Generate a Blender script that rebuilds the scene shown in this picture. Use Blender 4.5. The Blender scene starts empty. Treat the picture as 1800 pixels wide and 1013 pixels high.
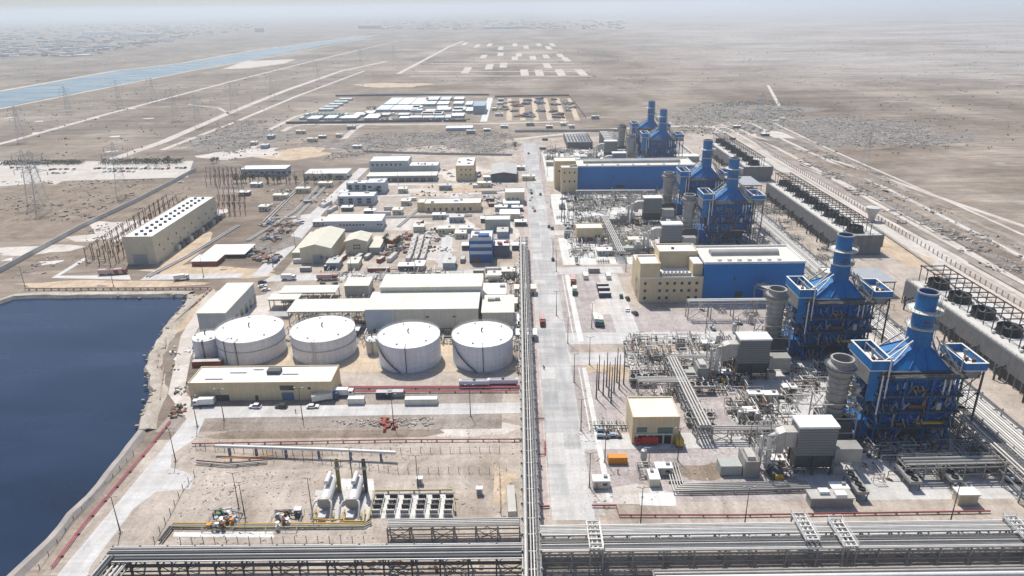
import bpy, math, random
from mathutils import Vector, Matrix
R = math.radians
rnd = random.Random(7)
S = bpy.context.scene
COL = S.collection

# ------------------------------------------------------------------ camera
IW, IH = 1800.0, 1013.0
FPX, HZY, VPX, TILT, CAMH = 1249.0, 11.0, 910.0, -0.014, 140.0
ccx, ccy = IW / 2, IH / 2
_p = math.atan((ccy - HZY) / FPX)
_yaw = math.atan((VPX - ccx) / math.hypot(FPX, ccy - HZY))
_f = Vector((-math.sin(_yaw) * math.cos(_p), math.cos(_yaw) * math.cos(_p), -math.sin(_p)))
_r0 = Vector((math.cos(_yaw), math.sin(_yaw), 0))
_u0 = _r0.cross(_f)
_c, _s = math.cos(TILT), math.sin(TILT)
_r = _c * _r0 + _s * _u0
_u = -_s * _r0 + _c * _u0
cd = bpy.data.cameras.new('camera')
cam = bpy.data.objects.new('camera', cd)
COL.objects.link(cam)
cam.matrix_world = Matrix(((_r.x, _u.x, -_f.x, 0), (_r.y, _u.y, -_f.y, 0), (_r.z, _u.z, -_f.z, CAMH), (0, 0, 0, 1)))
cd.sensor_width = 36
cd.lens = 36 * FPX / IW
cd.clip_start = 1
cd.clip_end = 120000
S.camera = cam

# ------------------------------------------------------------------ sky, sun, exposure
SUN_EL, SUN_AZ = 60.0, -20.0            # sun stands ahead of the camera, a little to its left
W = bpy.data.worlds.new("World")
S.world = W
W.use_nodes = True
wn = W.node_tree
bg = wn.nodes['Background']
sky = wn.nodes.new('ShaderNodeTexSky')
sky.sky_type = 'NISHITA'
sky.sun_disc = False
sky.sun_elevation = R(SUN_EL)
sky.sun_rotation = R(SUN_AZ)
sky.altitude = 100
sky.air_density = 1.0
sky.dust_density = 1.5
tint = wn.nodes.new('ShaderNodeVectorMath')      # tints the sky colour bluer and less yellow
tint.operation = 'MULTIPLY'
tint.inputs[1].default_value = (.94, 1.0, 1.10)
wn.links.new(sky.outputs[0], tint.inputs[0])
wn.links.new(tint.outputs[0], bg.inputs[0])
bg.inputs[1].default_value = 0.115
sl = bpy.data.lights.new('sun', 'SUN')
sl.energy = 5.0
sl.angle = R(0.55)
sl.color = (1.0, 0.955, 0.88)
sun = bpy.data.objects.new('sun', sl)
COL.objects.link(sun)
_d = Vector((math.sin(R(SUN_AZ)) * math.cos(R(SUN_EL)), math.cos(R(SUN_AZ)) * math.cos(R(SUN_EL)), math.sin(R(SUN_EL))))
sun.rotation_euler = _d.to_track_quat('Z', 'Y').to_euler()
sun.location = (0, 0, 400)
S.view_settings.view_transform = 'Standard'
S.view_settings.look = 'None'
S.view_settings.exposure = -0.02
S.view_settings.gamma = 1
S.cycles.volume_bounces = 1
S.cycles.max_bounces = 6
S.cycles.diffuse_bounces = 2
S.cycles.glossy_bounces = 2
S.cycles.transmission_bounces = 2

# ------------------------------------------------------------------ survey helpers: photo pixel -> point of the plant
def ray(px, py):
    return _f + ((px - ccx) / FPX) * _r - ((py - ccy) / FPX) * _u
def G(px, py, z=0.0):
    d = ray(px, py); t = (z - CAMH) / d.z
    return Vector((d.x * t, d.y * t, z))
def HT(px, y, pyt):                      # height seen at pixel (px, pyt) in the plane Y = y
    d = ray(px, pyt); return CAMH + d.z * y / d.y
def XA(px, py, y):                       # X seen at that pixel in the plane Y = y
    d = ray(px, py); return d.x * y / d.y
# ------------------------------------------------------------------ materials
MATS = {}
def M(name, col, rough=0.7, metal=0.0, var=0.14, scale=0.25, fine=0.08, streak=0.0, bump=0.0, wave=None, spec=0.3):
    if name in MATS: return MATS[name]
    m = bpy.data.materials.new(name); m.use_nodes = True
    nt = m.node_tree; N = nt.nodes; L = nt.links
    b = N['Principled BSDF']
    b.inputs['Roughness'].default_value = rough
    b.inputs['Metallic'].default_value = metal
    b.inputs['Specular IOR Level'].default_value = spec
    geo = N.new('ShaderNodeNewGeometry')
    def noise(sc, det, vec=None, rg=0.55):
        n = N.new('ShaderNodeTexNoise'); n.inputs['Scale'].default_value = sc; n.inputs['Detail'].default_value = det
        n.inputs['Roughness'].default_value = rg
        L.new(vec or geo.outputs['Position'], n.inputs['Vector']); return n
    def mapr(sock, lo, hi):
        r = N.new('ShaderNodeMapRange'); r.inputs[1].default_value = 0.25; r.inputs[2].default_value = 0.75
        r.inputs[3].default_value = lo; r.inputs[4].default_value = hi; L.new(sock, r.inputs[0]); return r.outputs[0]
    def mul(a, bb):
        x = N.new('ShaderNodeMath'); x.operation = 'MULTIPLY'; L.new(a, x.inputs[0]); L.new(bb, x.inputs[1]); return x.outputs[0]
    n1 = noise(scale, 5); v = mapr(n1.outputs[0], 1 - var, 1 + var)
    n2 = noise(scale * 9, 3); v = mul(v, mapr(n2.outputs[0], 1 - fine, 1 + fine))
    if streak:
        mp = N.new('ShaderNodeMapping'); mp.inputs['Scale'].default_value = (1.6, 1.6, 0.06)
        L.new(geo.outputs['Position'], mp.inputs['Vector'])
        n3 = noise(1.0, 4, mp.outputs[0]); v = mul(v, mapr(n3.outputs[0], 1 - streak, 1 + streak * 0.5))
    if wave:                              # (axis, period m, depth): ribs of sheet metal, plank or louvre joints
        wv = N.new('ShaderNodeSeparateXYZ'); L.new(geo.outputs['Position'], wv.inputs[0])
        dv = N.new('ShaderNodeMath'); dv.operation = 'DIVIDE'; L.new(wv.outputs['XYZ'.index(wave[0])], dv.inputs[0]); dv.inputs[1].default_value = wave[1]
        fr = N.new('ShaderNodeMath'); fr.operation = 'FRACT'; L.new(dv.outputs[0], fr.inputs[0])
        gt = N.new('ShaderNodeMath'); gt.operation = 'GREATER_THAN'; L.new(fr.outputs[0], gt.inputs[0]); gt.inputs[1].default_value = 0.8
        r = N.new('ShaderNodeMapRange'); r.inputs[3].default_value = 1; r.inputs[4].default_value = 1 - wave[2]; L.new(gt.outputs[0], r.inputs[0])
        v = mul(v, r.outputs[0])
    mx = N.new('ShaderNodeVectorMath'); mx.operation = 'SCALE'
    mx.inputs[0].default_value = col[:3]; L.new(v, mx.inputs['Scale'])
    L.new(mx.outputs[0], b.inputs['Base Color'])
    if bump:
        bp = N.new('ShaderNodeBump'); bp.inputs['Strength'].default_value = bump; bp.inputs['Distance'].default_value = 0.3
        L.new(n2.outputs[0], bp.inputs['Height']); L.new(bp.outputs[0], b.inputs['Normal'])
    MATS[name] = m
    return m

WHITE = M('white_roof', (.74, .73, .70), .6, var=.07, scale=.12, streak=0)
WROOF = M('white_membrane', (.78, .77, .74), .7, var=.13, scale=.12, fine=.09, wave=('X', 3.1, .05))
CREAM = M('cream_roof', (.68, .65, .56), .7, var=.12, scale=.12, fine=.09, wave=('X', 2.4, .05))
BEIGE = M('beige_wall', (.67, .535, .335), .8, var=.08, streak=.12)
PALEB = M('pale_beige_wall', (.62, .55, .40), .8, var=.07, streak=.12)
CREAMW = M('cream_wall', (.62, .58, .47), .7, var=.06, streak=.12, wave=('X', 1.2, .06))
GREYW = M('pale_grey_cladding', (.44, .45, .44), .6, var=.06, streak=.08, wave=('X', 1.0, .08))
GREYS = M('grey_green_cladding', (.40, .41, .37), .6, var=.08, streak=.1)
DGREY = M('dark_grey_steel', (.075, .08, .085), .6, var=.15)
BLACKISH = M('black_shroud_and_shade', (.022, .025, .028), .7, var=.2)  # fan shrouds; also painted shade inside bypass stacks and the pump house bay
STEEL = M('galvanised_steel', (.33, .32, .30), .5, .25, var=.15)
PIPE = M('silver_pipe_cladding', (.47, .445, .405), .5, .2, var=.12, scale=.5)
STK = M('weathered_stack_steel', (.36, .335, .30), .6, .1, var=.2, scale=.3, streak=.2)
WPIPE = M('white_pipe', (.70, .68, .64), .45, .1, var=.1)
BLUE = M('blue_cladding', (.003, .172, .49), .55, var=.10, scale=.09, streak=.12, wave=('X', 1.5, .10))
BLUED = M('blue_boiler_casing', (.004, .132, .42), .55, var=.25, scale=.3, streak=.3)
BLUEB = M('bright_blue_paint', (.010, .168, .42), .5, var=.18, scale=.3, streak=.25)
TWHITE = M('tank_white_paint', (.72, .72, .73), .45, var=.07, scale=.09, streak=.13, wave=('Z', 2.4, .05))
CONC = M('concrete', (.40, .39, .375), .85, var=.12, streak=.14)
PCONC = M('pale_concrete', (.56, .54, .50), .85, var=.1, scale=.15)
DCONC = M('dark_concrete_wall', (.18, .18, .178), .85, var=.18, streak=.25)
RED = M('red_pipe_paint', (.30, .075, .075), .5, var=.12)
REDB = M('rust_red_box', (.27, .05, .035), .6, var=.2, streak=.15)
BRED = M('bright_red_paint', (.45, .035, .025), .5, var=.08)
RUST = M('rusty_steel', (.17, .075, .04), .7, var=.3, scale=.6)
YEL = M('yellow_paint', (.55, .34, .05), .5, var=.1)
ORA = M('orange_paint', (.62, .25, .03), .5, var=.08)
GREEN = M('green_paint', (.05, .13, .08), .6, var=.12)
LBLUE = M('pale_blue_paint', (.33, .45, .56), .5, var=.08)
GLASS = M('dark_window_glass', (.03, .035, .045), .15, 0, var=.1, spec=.5)
SHUT = M('grey_roller_shutter', (.33, .34, .35), .55, var=.06, wave=('Z', .35, .12))
LOUV = M('grey_louvre', (.19, .195, .20), .5, var=.05, wave=('Z', .95, .55))
RUBB = M('rubber', (.02, .02, .02), .8)
PAINTW = M('white_vehicle_paint', (.78, .78, .77), .3, 0, var=.02, spec=.5)
PAINTD = M('dark_vehicle_paint', (.04, .042, .048), .3, 0, var=.02, spec=.5)
PAINTS = M('silver_vehicle_paint', (.42, .43, .44), .3, .4, var=.02)
PAINTR = M('red_vehicle_paint', (.35, .03, .03), .3, 0, var=.02, spec=.5)
BARK = M('bark', (.16, .11, .07), .9)
PYL = M('weathered_pylon_steel', (.50, .48, .45), .6, var=.1)
LEAF = M('leaves', (.045, .085, .03), .8, var=.4, scale=.8)
SHEETM = M('sheet_metal_roof', (.52, .51, .47), .6, var=.12, wave=('X', 2.2, .08))
ROOFY = M('ribbed_cream_roof', (.60, .57, .46), .6, var=.08, wave=('Y', 2.2, .07))

# ------------------------------------------------------------------ mesh builder
class MB:
    def __init__(s): s.v = []; s.f = []
    def add(s, vs, fs):
        o = len(s.v); s.v += [tuple(q) for q in vs]; s.f += [tuple(i + o for i in q) for q in fs]; return s
    def box(s, x0, x1, y0, y1, z0, z1):
        return s.add([(x0, y0, z0), (x1, y0, z0), (x1, y1, z0), (x0, y1, z0), (x0, y0, z1), (x1, y0, z1), (x1, y1, z1), (x0, y1, z1)],
                     [(0, 3, 2, 1), (4, 5, 6, 7), (0, 1, 5, 4), (1, 2, 6, 5), (2, 3, 7, 6), (3, 0, 4, 7)])
    def cbox(s, c, sx, sy, sz):
        return s.box(c[0] - sx / 2, c[0] + sx / 2, c[1] - sy / 2, c[1] + sy / 2, c[2], c[2] + sz)
    def beam(s, p, q, w, h=None):
        p = Vector(p); q = Vector(q); d = q - p
        if d.length < 1e-5: return s
        d.normalize(); up = Vector((0, 0, 1)) if abs(d.z) < .95 else Vector((1, 0, 0))
        a = d.cross(up).normalized() * (w / 2); b = a.cross(d).normalized() * ((h or w) / 2)
        vs = [p - a - b, p + a - b, p + a + b, p - a + b, q - a - b, q + a - b, q + a + b, q - a + b]
        return s.add(vs, [(0, 3, 2, 1), (4, 5, 6, 7), (0, 1, 5, 4), (1, 2, 6, 5), (2, 3, 7, 6), (3, 0, 4, 7)])
    def tube(s, pts, r, n=8, caps=True):
        pts = [Vector(p) for p in pts]; k = len(pts); vs = []; fs = []
        for i, p in enumerate(pts):
            d = (pts[min(i + 1, k - 1)] - pts[max(i - 1, 0)]).normalized()
            up = Vector((0, 0, 1)) if abs(d.z) < .95 else Vector((0, 1, 0))
            a = d.cross(up).normalized(); b = a.cross(d).normalized()
            for j in range(n):
                t = 2 * math.pi * j / n; vs.append(p + r * (math.cos(t) * a + math.sin(t) * b))
        for i in range(k - 1):
            for j in range(n):
                j2 = (j + 1) % n; fs.append((i * n + j, i * n + j2, (i + 1) * n + j2, (i + 1) * n + j))
        if caps: fs += [tuple(range(n))[::-1], tuple((k - 1) * n + j for j in range(n))]
        return s.add(vs, fs)
    def lathe(s, prof, c=(0, 0, 0), n=24, cap0=False, cap1=False):
        vs = []; fs = []; k = len(prof)
        for r, z in prof:
            for j in range(n):
                t = 2 * math.pi * j / n; vs.append((c[0] + r * math.cos(t), c[1] + r * math.sin(t), c[2] + z))
        for i in range(k - 1):
            for j in range(n):
                j2 = (j + 1) % n; fs.append((i * n + j, i * n + j2, (i + 1) * n + j2, (i + 1) * n + j))
        if cap0: fs.append(tuple(range(n))[::-1])
        if cap1: fs.append(tuple((k - 1) * n + j for j in range(n)))
        return s.add(vs, fs)
    def hull(s, a, b):                    # frustum between two rings of equal count
        n = len(a)
        return s.add(list(a) + list(b), [tuple(range(n))[::-1], tuple(range(n, 2 * n))] + [(j, (j + 1) % n, n + (j + 1) % n, n + j) for j in range(n)])
    def rail(s, x0, x1, y0, y1, z, h=1.1, w=.09, step=2.5, sides='fblr'):
        segs = []
        if 'f' in sides: segs.append(((x0, y0), (x1, y0)))
        if 'b' in sides: segs.append(((x0, y1), (x1, y1)))
        if 'l' in sides: segs.append(((x0, y0), (x0, y1)))
        if 'r' in sides: segs.append(((x1, y0), (x1, y1)))
        for a, b in segs:
            for zz in (h, h * .5): s.beam((*a, z + zz), (*b, z + zz), w)
            L = math.dist(a, b); k = max(1, int(L / step))
            for i in range(k + 1):
                t = i / k; x = a[0] + (b[0] - a[0]) * t; y = a[1] + (b[1] - a[1]) * t
                s.beam((x, y, z), (x, y, z + h), w)
        return s
    def build(s, name, mat, parent=None, smooth=False, loc=None):
        me = bpy.data.meshes.new(name); me.from_pydata(s.v, [], s.f); me.update()
        me.materials.append(mat)
        if smooth:
            for p in me.polygons: p.use_smooth = True
            me.set_sharp_from_angle(angle=R(40))
        o = bpy.data.objects.new(name, me); COL.objects.link(o)
        if parent: o.parent = parent
        if loc is not None: o.location = loc
        return o

def tag(o, label, cat, group=None, kind=None):
    o['label'] = label; o['category'] = cat
    if group: o['group'] = group
    if kind: o['kind'] = kind
    return o
def thing(name, label, cat, loc=(0, 0, 0), rz=0, group=None):
    o = bpy.data.objects.new(name, None); COL.objects.link(o); o.empty_display_size = .5
    o.location = loc; o.rotation_euler = (0, 0, rz)
    return tag(o, label, cat, group)
def dup(root, loc, rz=None, label=None, group=None, scale=None):
    c = root.copy(); COL.objects.link(c); c.location = loc
    if rz is not None: c.rotation_euler = (0, 0, rz)
    if label: c['label'] = label
    if group: c['group'] = group
    if scale: c.scale = scale
    for ch in root.children:
        k = ch.copy(); COL.objects.link(k); k.parent = c
        for g in ch.children:
            q = g.copy(); COL.objects.link(q); q.parent = k
    return c
def struct(name, mb, mat):
    o = mb.build(name, mat); o['kind'] = 'structure'; return o
def sheet(name, pts, z, mat):             # flat sheet outlined on the ground by surveyed points
    vs = [Vector((p[0], p[1], z)) for p in pts]
    a = sum(vs[i].x * vs[(i + 1) % len(vs)].y - vs[(i + 1) % len(vs)].x * vs[i].y for i in range(len(vs)))
    if a < 0: vs.reverse()
    me = bpy.data.meshes.new(name); me.from_pydata(vs, [], [tuple(range(len(vs)))]); me.update(); me.materials.append(mat)
    o = bpy.data.objects.new(name, me); COL.objects.link(o); o['kind'] = 'structure'; return o
def psheet(name, pix, z, mat): return sheet(name, [G(*p) for p in pix], z, mat)
def rect(name, x0, x1, y0, y1, z, mat): return sheet(name, [(x0, y0), (x1, y0), (x1, y1), (x0, y1)], z, mat)
def strip(name, pts, w, z, mat):
    pts = [Vector((p[0], p[1], 0)) for p in pts]; lf = []; rt = []
    for i, p in enumerate(pts):
        d = pts[min(i + 1, len(pts) - 1)] - pts[max(i - 1, 0)]; d.normalize(); n = Vector((-d.y, d.x, 0)) * (w / 2)
        lf.append(p + n); rt.append(p - n)
    k = len(pts); me = bpy.data.meshes.new(name)
    me.from_pydata([(q.x, q.y, z) for q in lf + rt], [], [(i, k + i, k + i + 1, i + 1) for i in range(k - 1)]); me.update(); me.materials.append(mat)
    o = bpy.data.objects.new(name, me); COL.objects.link(o); o['kind'] = 'structure'; return o
def pstrip(name, pix, w, z, mat): return strip(name, [G(*p) for p in pix], w, z, mat)

# labels of look-alikes: say what stands beside each, then its order along that row
LAND = []
def land(x, y, phrase): LAND.append((x, y, phrase))
PENDING = {}
ORD = ['first', 'second', 'third', 'fourth', 'fifth', 'sixth', 'seventh', 'eighth', 'ninth', 'tenth', 'eleventh', 'twelfth', 'thirteenth',
       'fourteenth', 'fifteenth', 'sixteenth', 'seventeenth', 'eighteenth', 'nineteenth', 'twentieth']
def later(o, base, mode=None):            # label decided once everything stands
    PENDING.setdefault((base, mode), []).append(o)
def finish_labels():
    for (base, mode), obs in PENDING.items():
        rows = {}
        for o in obs:
            x, y = o.location.x, o.location.y
            if mode: ph = mode
            else:
                best = min(LAND, key=lambda l: math.hypot(l[0] - x, (l[1] - y)))
                dx, dy = x - best[0], y - best[1]
                rel = ('behind' if dy > 0 else 'in front of') if abs(dy) > abs(dx) else ('right of' if dx > 0 else 'left of')
                ph = rel + ' ' + best[2]
            rows.setdefault(ph, []).append(o)
        for ph, lst in rows.items():
            ys = [o.location.y for o in lst]; xs = [o.location.x for o in lst]
            deep = (max(ys) - min(ys)) > 1.3 * (max(xs) - min(xs))
            lst.sort(key=lambda o: o.location.y if deep else o.location.x)
            for i, o in enumerate(lst):
                if len(lst) == 1: o['label'] = base + ' ' + ph
                else:
                    o['label'] = base + ' ' + ph + ', ' + (ORD[i] if i < 20 else str(i + 1) + 'th') + (' counting backwards' if deep else ' from left')
# ------------------------------------------------------------------ the land
def ground_material():
    m = bpy.data.materials.new('desert_soil'); m.use_nodes = True
    nt = m.node_tree; N = nt.nodes; L = nt.links; b = N['Principled BSDF']
    b.inputs['Roughness'].default_value = .95; b.inputs['Specular IOR Level'].default_value = .1
    geo = N.new('ShaderNodeNewGeometry')
    def noise(sc, det, stretch=(1, 1, 1), rg=.6, dist=0):
        mp = N.new('ShaderNodeMapping'); mp.inputs['Scale'].default_value = stretch; L.new(geo.outputs['Position'], mp.inputs[0])
        n = N.new('ShaderNodeTexNoise'); n.inputs['Scale'].default_value = sc; n.inputs['Detail'].default_value = det
        n.inputs['Roughness'].default_value = rg; n.inputs['Distortion'].default_value = dist; L.new(mp.outputs[0], n.inputs[0]); return n.outputs[0]
    def ramp(s, stops):
        r = N.new('ShaderNodeValToRGB'); e = r.color_ramp.elements
        e[0].position, e[0].color = stops[0][0], (*stops[0][1], 1); e[1].position, e[1].color = stops[-1][0], (*stops[-1][1], 1)
        for p, c in stops[1:-1]: q = e.new(p); q.color = (*c, 1)
        L.new(s, r.inputs[0]); return r.outputs[0]
    def mix(f, a, c, t='MIX'):
        x = N.new('ShaderNodeMix'); x.data_type = 'RGBA'; x.blend_type = t
        if isinstance(f, float): x.inputs[0].default_value = f
        else: L.new(f, x.inputs[0])
        for s, v in ((6, a), (7, c)):
            if isinstance(v, tuple): x.inputs[s].default_value = (*v, 1)
            else: L.new(v, x.inputs[s])
        return x.outputs[2]
    def grey(lo, hi): return ((lo,) * 3, (hi,) * 3)
    base = ramp(noise(.006, 9, (1, .55, 1), .62, .4), [(.3, (.14, .108, .081)), (.44, (.215, .171, .134)), (.56, (.295, .243, .195)), (.74, (.41, .355, .295))])
    sep = N.new('ShaderNodeSeparateXYZ'); L.new(geo.outputs['Position'], sep.inputs[0])
    def smooth(axis, lo, hi):
        r = N.new('ShaderNodeMapRange'); r.interpolation_type = 'SMOOTHSTEP'; L.new(sep.outputs[axis], r.inputs[0])
        r.inputs[1].default_value = lo; r.inputs[2].default_value = hi; return r.outputs[0]
    def mul(a, c):
        x = N.new('ShaderNodeMath'); x.operation = 'MULTIPLY'; L.new(a, x.inputs[0])
        if isinstance(c, float): x.inputs[1].default_value = c
        else: L.new(c, x.inputs[1])
        return x.outputs[0]
    # pale playa far to the right, brown scrub nearer
    playa = mul(mul(smooth(1, 1050, 1700), smooth(0, 150, 900)), ramp(noise(.002, 6, (.6, 1.4, 1)), [(.35, (.2,) * 3), (.6, (1,) * 3)]))
    base = mix(playa, base, (.42, .385, .355))
    # scrub on the far left
    scrub = mul(mul(smooth(0, -100, -600), smooth(1, 600, 1000)), ramp(noise(.02, 7, (1, .6, 1)), [(.42, (0,) * 3), (.62, (.75,) * 3)]))
    base = mix(scrub, base, (.20, .175, .145))
    # salt crust
    base = mix(mul(ramp(noise(.018, 6, (.7, 1.6, 1), .55, .6), [(.62, (0,) * 3), (.72, (1,) * 3)]), .45), base, (.58, .54, .49))
    # wheel tracks and wind streaks
    base = mix(1.0, base, ramp(noise(.012, 8, (.22, 1.0, 1), .7, 1.2), [(.3, (.70,) * 3), (.5, (1,) * 3), (.7, (1.28,) * 3)]), 'MULTIPLY')
    base = mix(1.0, base, ramp(noise(.045, 6, (.12, 1.0, 1), .65, .5), [(.3, (.78,) * 3), (.7, (1.2,) * 3)]), 'MULTIPLY')
    base = mix(1.0, base, ramp(noise(.16, 5, (.18, 1.0, 1), .6, .8), [(.3, (.78,) * 3), (.7, (1.16,) * 3)]), 'MULTIPLY')
    base = mix(1.0, base, ramp(noise(.07, 7, (1, 1, 1), .7), [(.3, (.80,) * 3), (.7, (1.16,) * 3)]), 'MULTIPLY')
    base = mix(1.0, base, ramp(noise(.9, 5, (1, 1, 1), .7), [(.3, (.78,) * 3), (.7, (1.2,) * 3)]), 'MULTIPLY')
    L.new(base, b.inputs['Base Color'])
    bp = N.new('ShaderNodeBump'); bp.inputs['Strength'].default_value = .6; bp.inputs['Distance'].default_value = .6
    L.new(noise(.45, 6), bp.inputs['Height']); L.new(bp.outputs[0], b.inputs['Normal'])
    return m
SOIL = ground_material()
g = MB().add([(-30000, -3000, 0), (30000, -3000, 0), (30000, 40000, 0), (-30000, 40000, 0)], [(0, 1, 2, 3)])
struct('ground', g, SOIL)

def soil(name, col, var=.16, scale=.05, fine=.16, tyre=.10):
    if name in MATS: return MATS[name]
    m = bpy.data.materials.new(name); m.use_nodes = True; nt = m.node_tree; N = nt.nodes; L = nt.links; b = N['Principled BSDF']
    b.inputs['Roughness'].default_value = .95; b.inputs['Specular IOR Level'].default_value = .1; geo = N.new('ShaderNodeNewGeometry')
    def noise(sc, det, st=(1, 1, 1), dist=0):
        mp = N.new('ShaderNodeMapping'); mp.inputs['Scale'].default_value = st; L.new(geo.outputs['Position'], mp.inputs[0])
        n = N.new('ShaderNodeTexNoise'); n.inputs['Scale'].default_value = sc; n.inputs['Detail'].default_value = det; n.inputs['Roughness'].default_value = .65; n.inputs['Distortion'].default_value = dist
        L.new(mp.outputs[0], n.inputs[0]); return n.outputs[0]
    r = N.new('ShaderNodeValToRGB'); e = r.color_ramp.elements; v = var * 1.6
    e[0].position, e[0].color = .28, (col[0] * (1 - v), col[1] * (1 - v * 1.12), col[2] * (1 - v * 1.25), 1)
    e[1].position, e[1].color = .74, (min(.8, col[0] * (1 + v * .7)), min(.8, col[1] * (1 + v * .75)), min(.8, col[2] * (1 + v * .8)), 1)
    q = e.new(.5); q.color = (*col, 1); L.new(noise(scale * .9, 9, (1, 1, 1), .5), r.inputs[0]); out = r.outputs[0]
    for nz, amp in ((noise(1.1, 5), fine), (noise(.22, 6, (1, .5, 1), 1.0), fine * .8), (noise(.35, 4, (1.0, .07, 1), .3), tyre), (noise(.35, 4, (.07, 1.0, 1), .3), tyre)):
        g = N.new('ShaderNodeMapRange'); g.inputs[1].default_value = .3; g.inputs[2].default_value = .7; g.inputs[3].default_value = 1 - amp; g.inputs[4].default_value = 1 + amp; L.new(nz, g.inputs[0])
        s = N.new('ShaderNodeVectorMath'); s.operation = 'SCALE'; L.new(out, s.inputs[0]); L.new(g.outputs[0], s.inputs['Scale']); out = s.outputs[0]
    L.new(out, b.inputs['Base Color']); MATS[name] = m; return m
GRAVEL = soil('grey_gravel', (.395, .35, .33), .16, .06, .22)
DIRT = soil('trodden_dirt', (.41, .35, .295), .22, .05, .18)
DDIRT = soil('dark_dirt', (.30, .258, .222), .24, .05, .22)
SAND = soil('bund_sand', (.52, .42, .31), .12, .06, .12)
ROADC = soil('pale_concrete_road', (.52, .50, .475), .1, .06, .1)
ROADA = soil('grey_asphalt', (.425, .415, .40), .12, .05, .1, .14)
TRACK = soil('pale_track', (.53, .48, .43), .12, .03, .12)
PADW = soil('white_concrete_pad', (.62, .61, .57), .08, .1, .08)
LOT = soil('sandy_lot', (.52, .48, .43), .1, .03, .12)

# plots of the plant, laid 2 cm apart
psheet('plant_ground', [(880, 245), (1290, 232), (2100, 690), (2100, 1100), (300, 1100), (330, 720), (480, 500), (620, 330), (700, 262)], .02, DIRT)
rect('gravel_ground', 26, 88, 176, 262, .04, GRAVEL)
rect('gravel_ground', 25.5, 52, 285, 372, .04, GRAVEL)
rect('gravel_ground', 56, 122, 296, 322, .04, GRAVEL)
rect('concrete_ground', 88, 176, 176, 540, .035, ROADC)
rect('concrete_ground', 88, 180, 560, 760, .035, ROADC)
rect('gravel_ground', 27, 86, 388, 440, .04, PADW)
rect('gravel_ground', 27, 86, 470, 555, .04, PADW)
rect('gravel_ground', 27, 86, 600, 740, .04, PADW)
rect('dark_ground', -130, -6, 217, 243, .04, DDIRT)
rect('dirt_ground', -128, -8, 148, 212, .045, DIRT)
psheet('bund_floor', [(470, 655), (905, 652), (905, 600), (480, 600)], .04, SAND)
# roads
rect('main_road', 9.2, 21.8, 214, 790, .08, ROADA)
rect('main_road', 9.6, 22.2, 168, 214, .084, ROADC)
rect('road_shoulder', 21.8, 25.2, 170, 790, .06, GRAVEL)
rect('road_shoulder', 5.5, 9.2, 170, 790, .055, soil('pinkish_dirt', (.44, .36, .33), .14, .06, .18))
psheet('cross_road', [(345, 736), (918, 727), (918, 708), (356, 716)], .09, ROADC)
psheet('cross_road', [(460, 496), (918, 483), (918, 472), (480, 484)], .09, ROADC)
rect('cross_road', 21.8, 120, 264.5, 276, .085, ROADC)
rect('cross_road', 21.8, 92, 203.5, 213, .085, ROADC)
rect('cross_road', 21.8, 60, 373, 384, .085, ROADC)
rect('cross_road', 21.8, 92, 446, 456, .085, ROADC)
rect('cross_road', 21.8, 92, 300 - 16, 296, .075, ROADC)
rect('cross_road', 45.5, 56, 296, 372, .078, ROADC)
rect('service_road', 156, 161, 150, 800, .07, TRACK)
rect('service_road', 236, 246, 160, 900, .06, LOT)
rect('service_road', 26, 260, 157.5, 163, .06, ROADC)
rect('dark_ground', 5, 260, 139, 147, .05, DDIRT)
psheet('shore_road', [(292, 782), (102, 1010), (60, 1100), (120, 1100), (160, 995), (235, 895), (275, 865), (335, 860), (342, 835), (300, 822), (302, 800), (345, 770), (360, 736), (345, 716), (326, 740)], .07, ROADC)
psheet('pale_sand_patch', [(305, 632), (330, 607), (342, 612), (335, 628), (315, 640)], .06, PADW)
psheet('concrete_pad', [(1122, 867), (1186, 866), (1189, 890), (1125, 889)], .07, PADW)
psheet('sandy_lot', [(-200, 285), (340, 283), (330, 312), (120, 318), (-200, 345)], .03, LOT)
psheet('footpath', [(90, 489), (230, 492), (228, 484), (105, 485), (226, 412), (218, 410)], .06, PCONC)
psheet('concrete_ground', [(245, 493), (420, 489), (430, 481), (260, 483)], .06, ROADC)
# tracks across the desert
for pts, w in (([(-220, 310), (20, 248), (180, 203), (400, 145), (560, 105), (700, 72)], 9), ([(140, 300), (285, 250), (400, 200), (500, 160), (600, 125), (680, 108)], 12),
               ([(-60, 375), (60, 340), (140, 300)], 7), ([(285, 264), (420, 212), (520, 170), (640, 125)], 7), ([(330, 184), (385, 190), (402, 200)], 5),
               ([(700, 130), (790, 82), (815, 72)], 12), ([(390, 265), (450, 240), (520, 205), (600, 185)], 6)):
    pstrip('desert_track', pts, w, .05, TRACK)
for pts, w in (([(1290, 232), (1350, 246), (1500, 293), (1650, 347), (1830, 408)], 5), ([(1255, 232), (1440, 302), (1600, 373), (1800, 470), (1900, 520)], 4),
               ([(1340, 262), (1430, 300), (1560, 360), (1700, 440), (1860, 532)], 3), ([(1330, 262), (1420, 312), (1545, 392), (1680, 482), (1850, 600)], 3.5)):
    pstrip('desert_track', pts, w, .05, TRACK)
pstrip('dark_verge', [(1365, 258), (1430, 285), (1500, 312), (1560, 338)], 9, .045, DDIRT)
pstrip('dark_verge', [(1540, 335), (1640, 375), (1720, 410), (1830, 460)], 16, .045, DDIRT)
pstrip('desert_track', [(1340, 222), (1380, 205), (1362, 172), (1350, 150)], 5, .05, TRACK)
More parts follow.
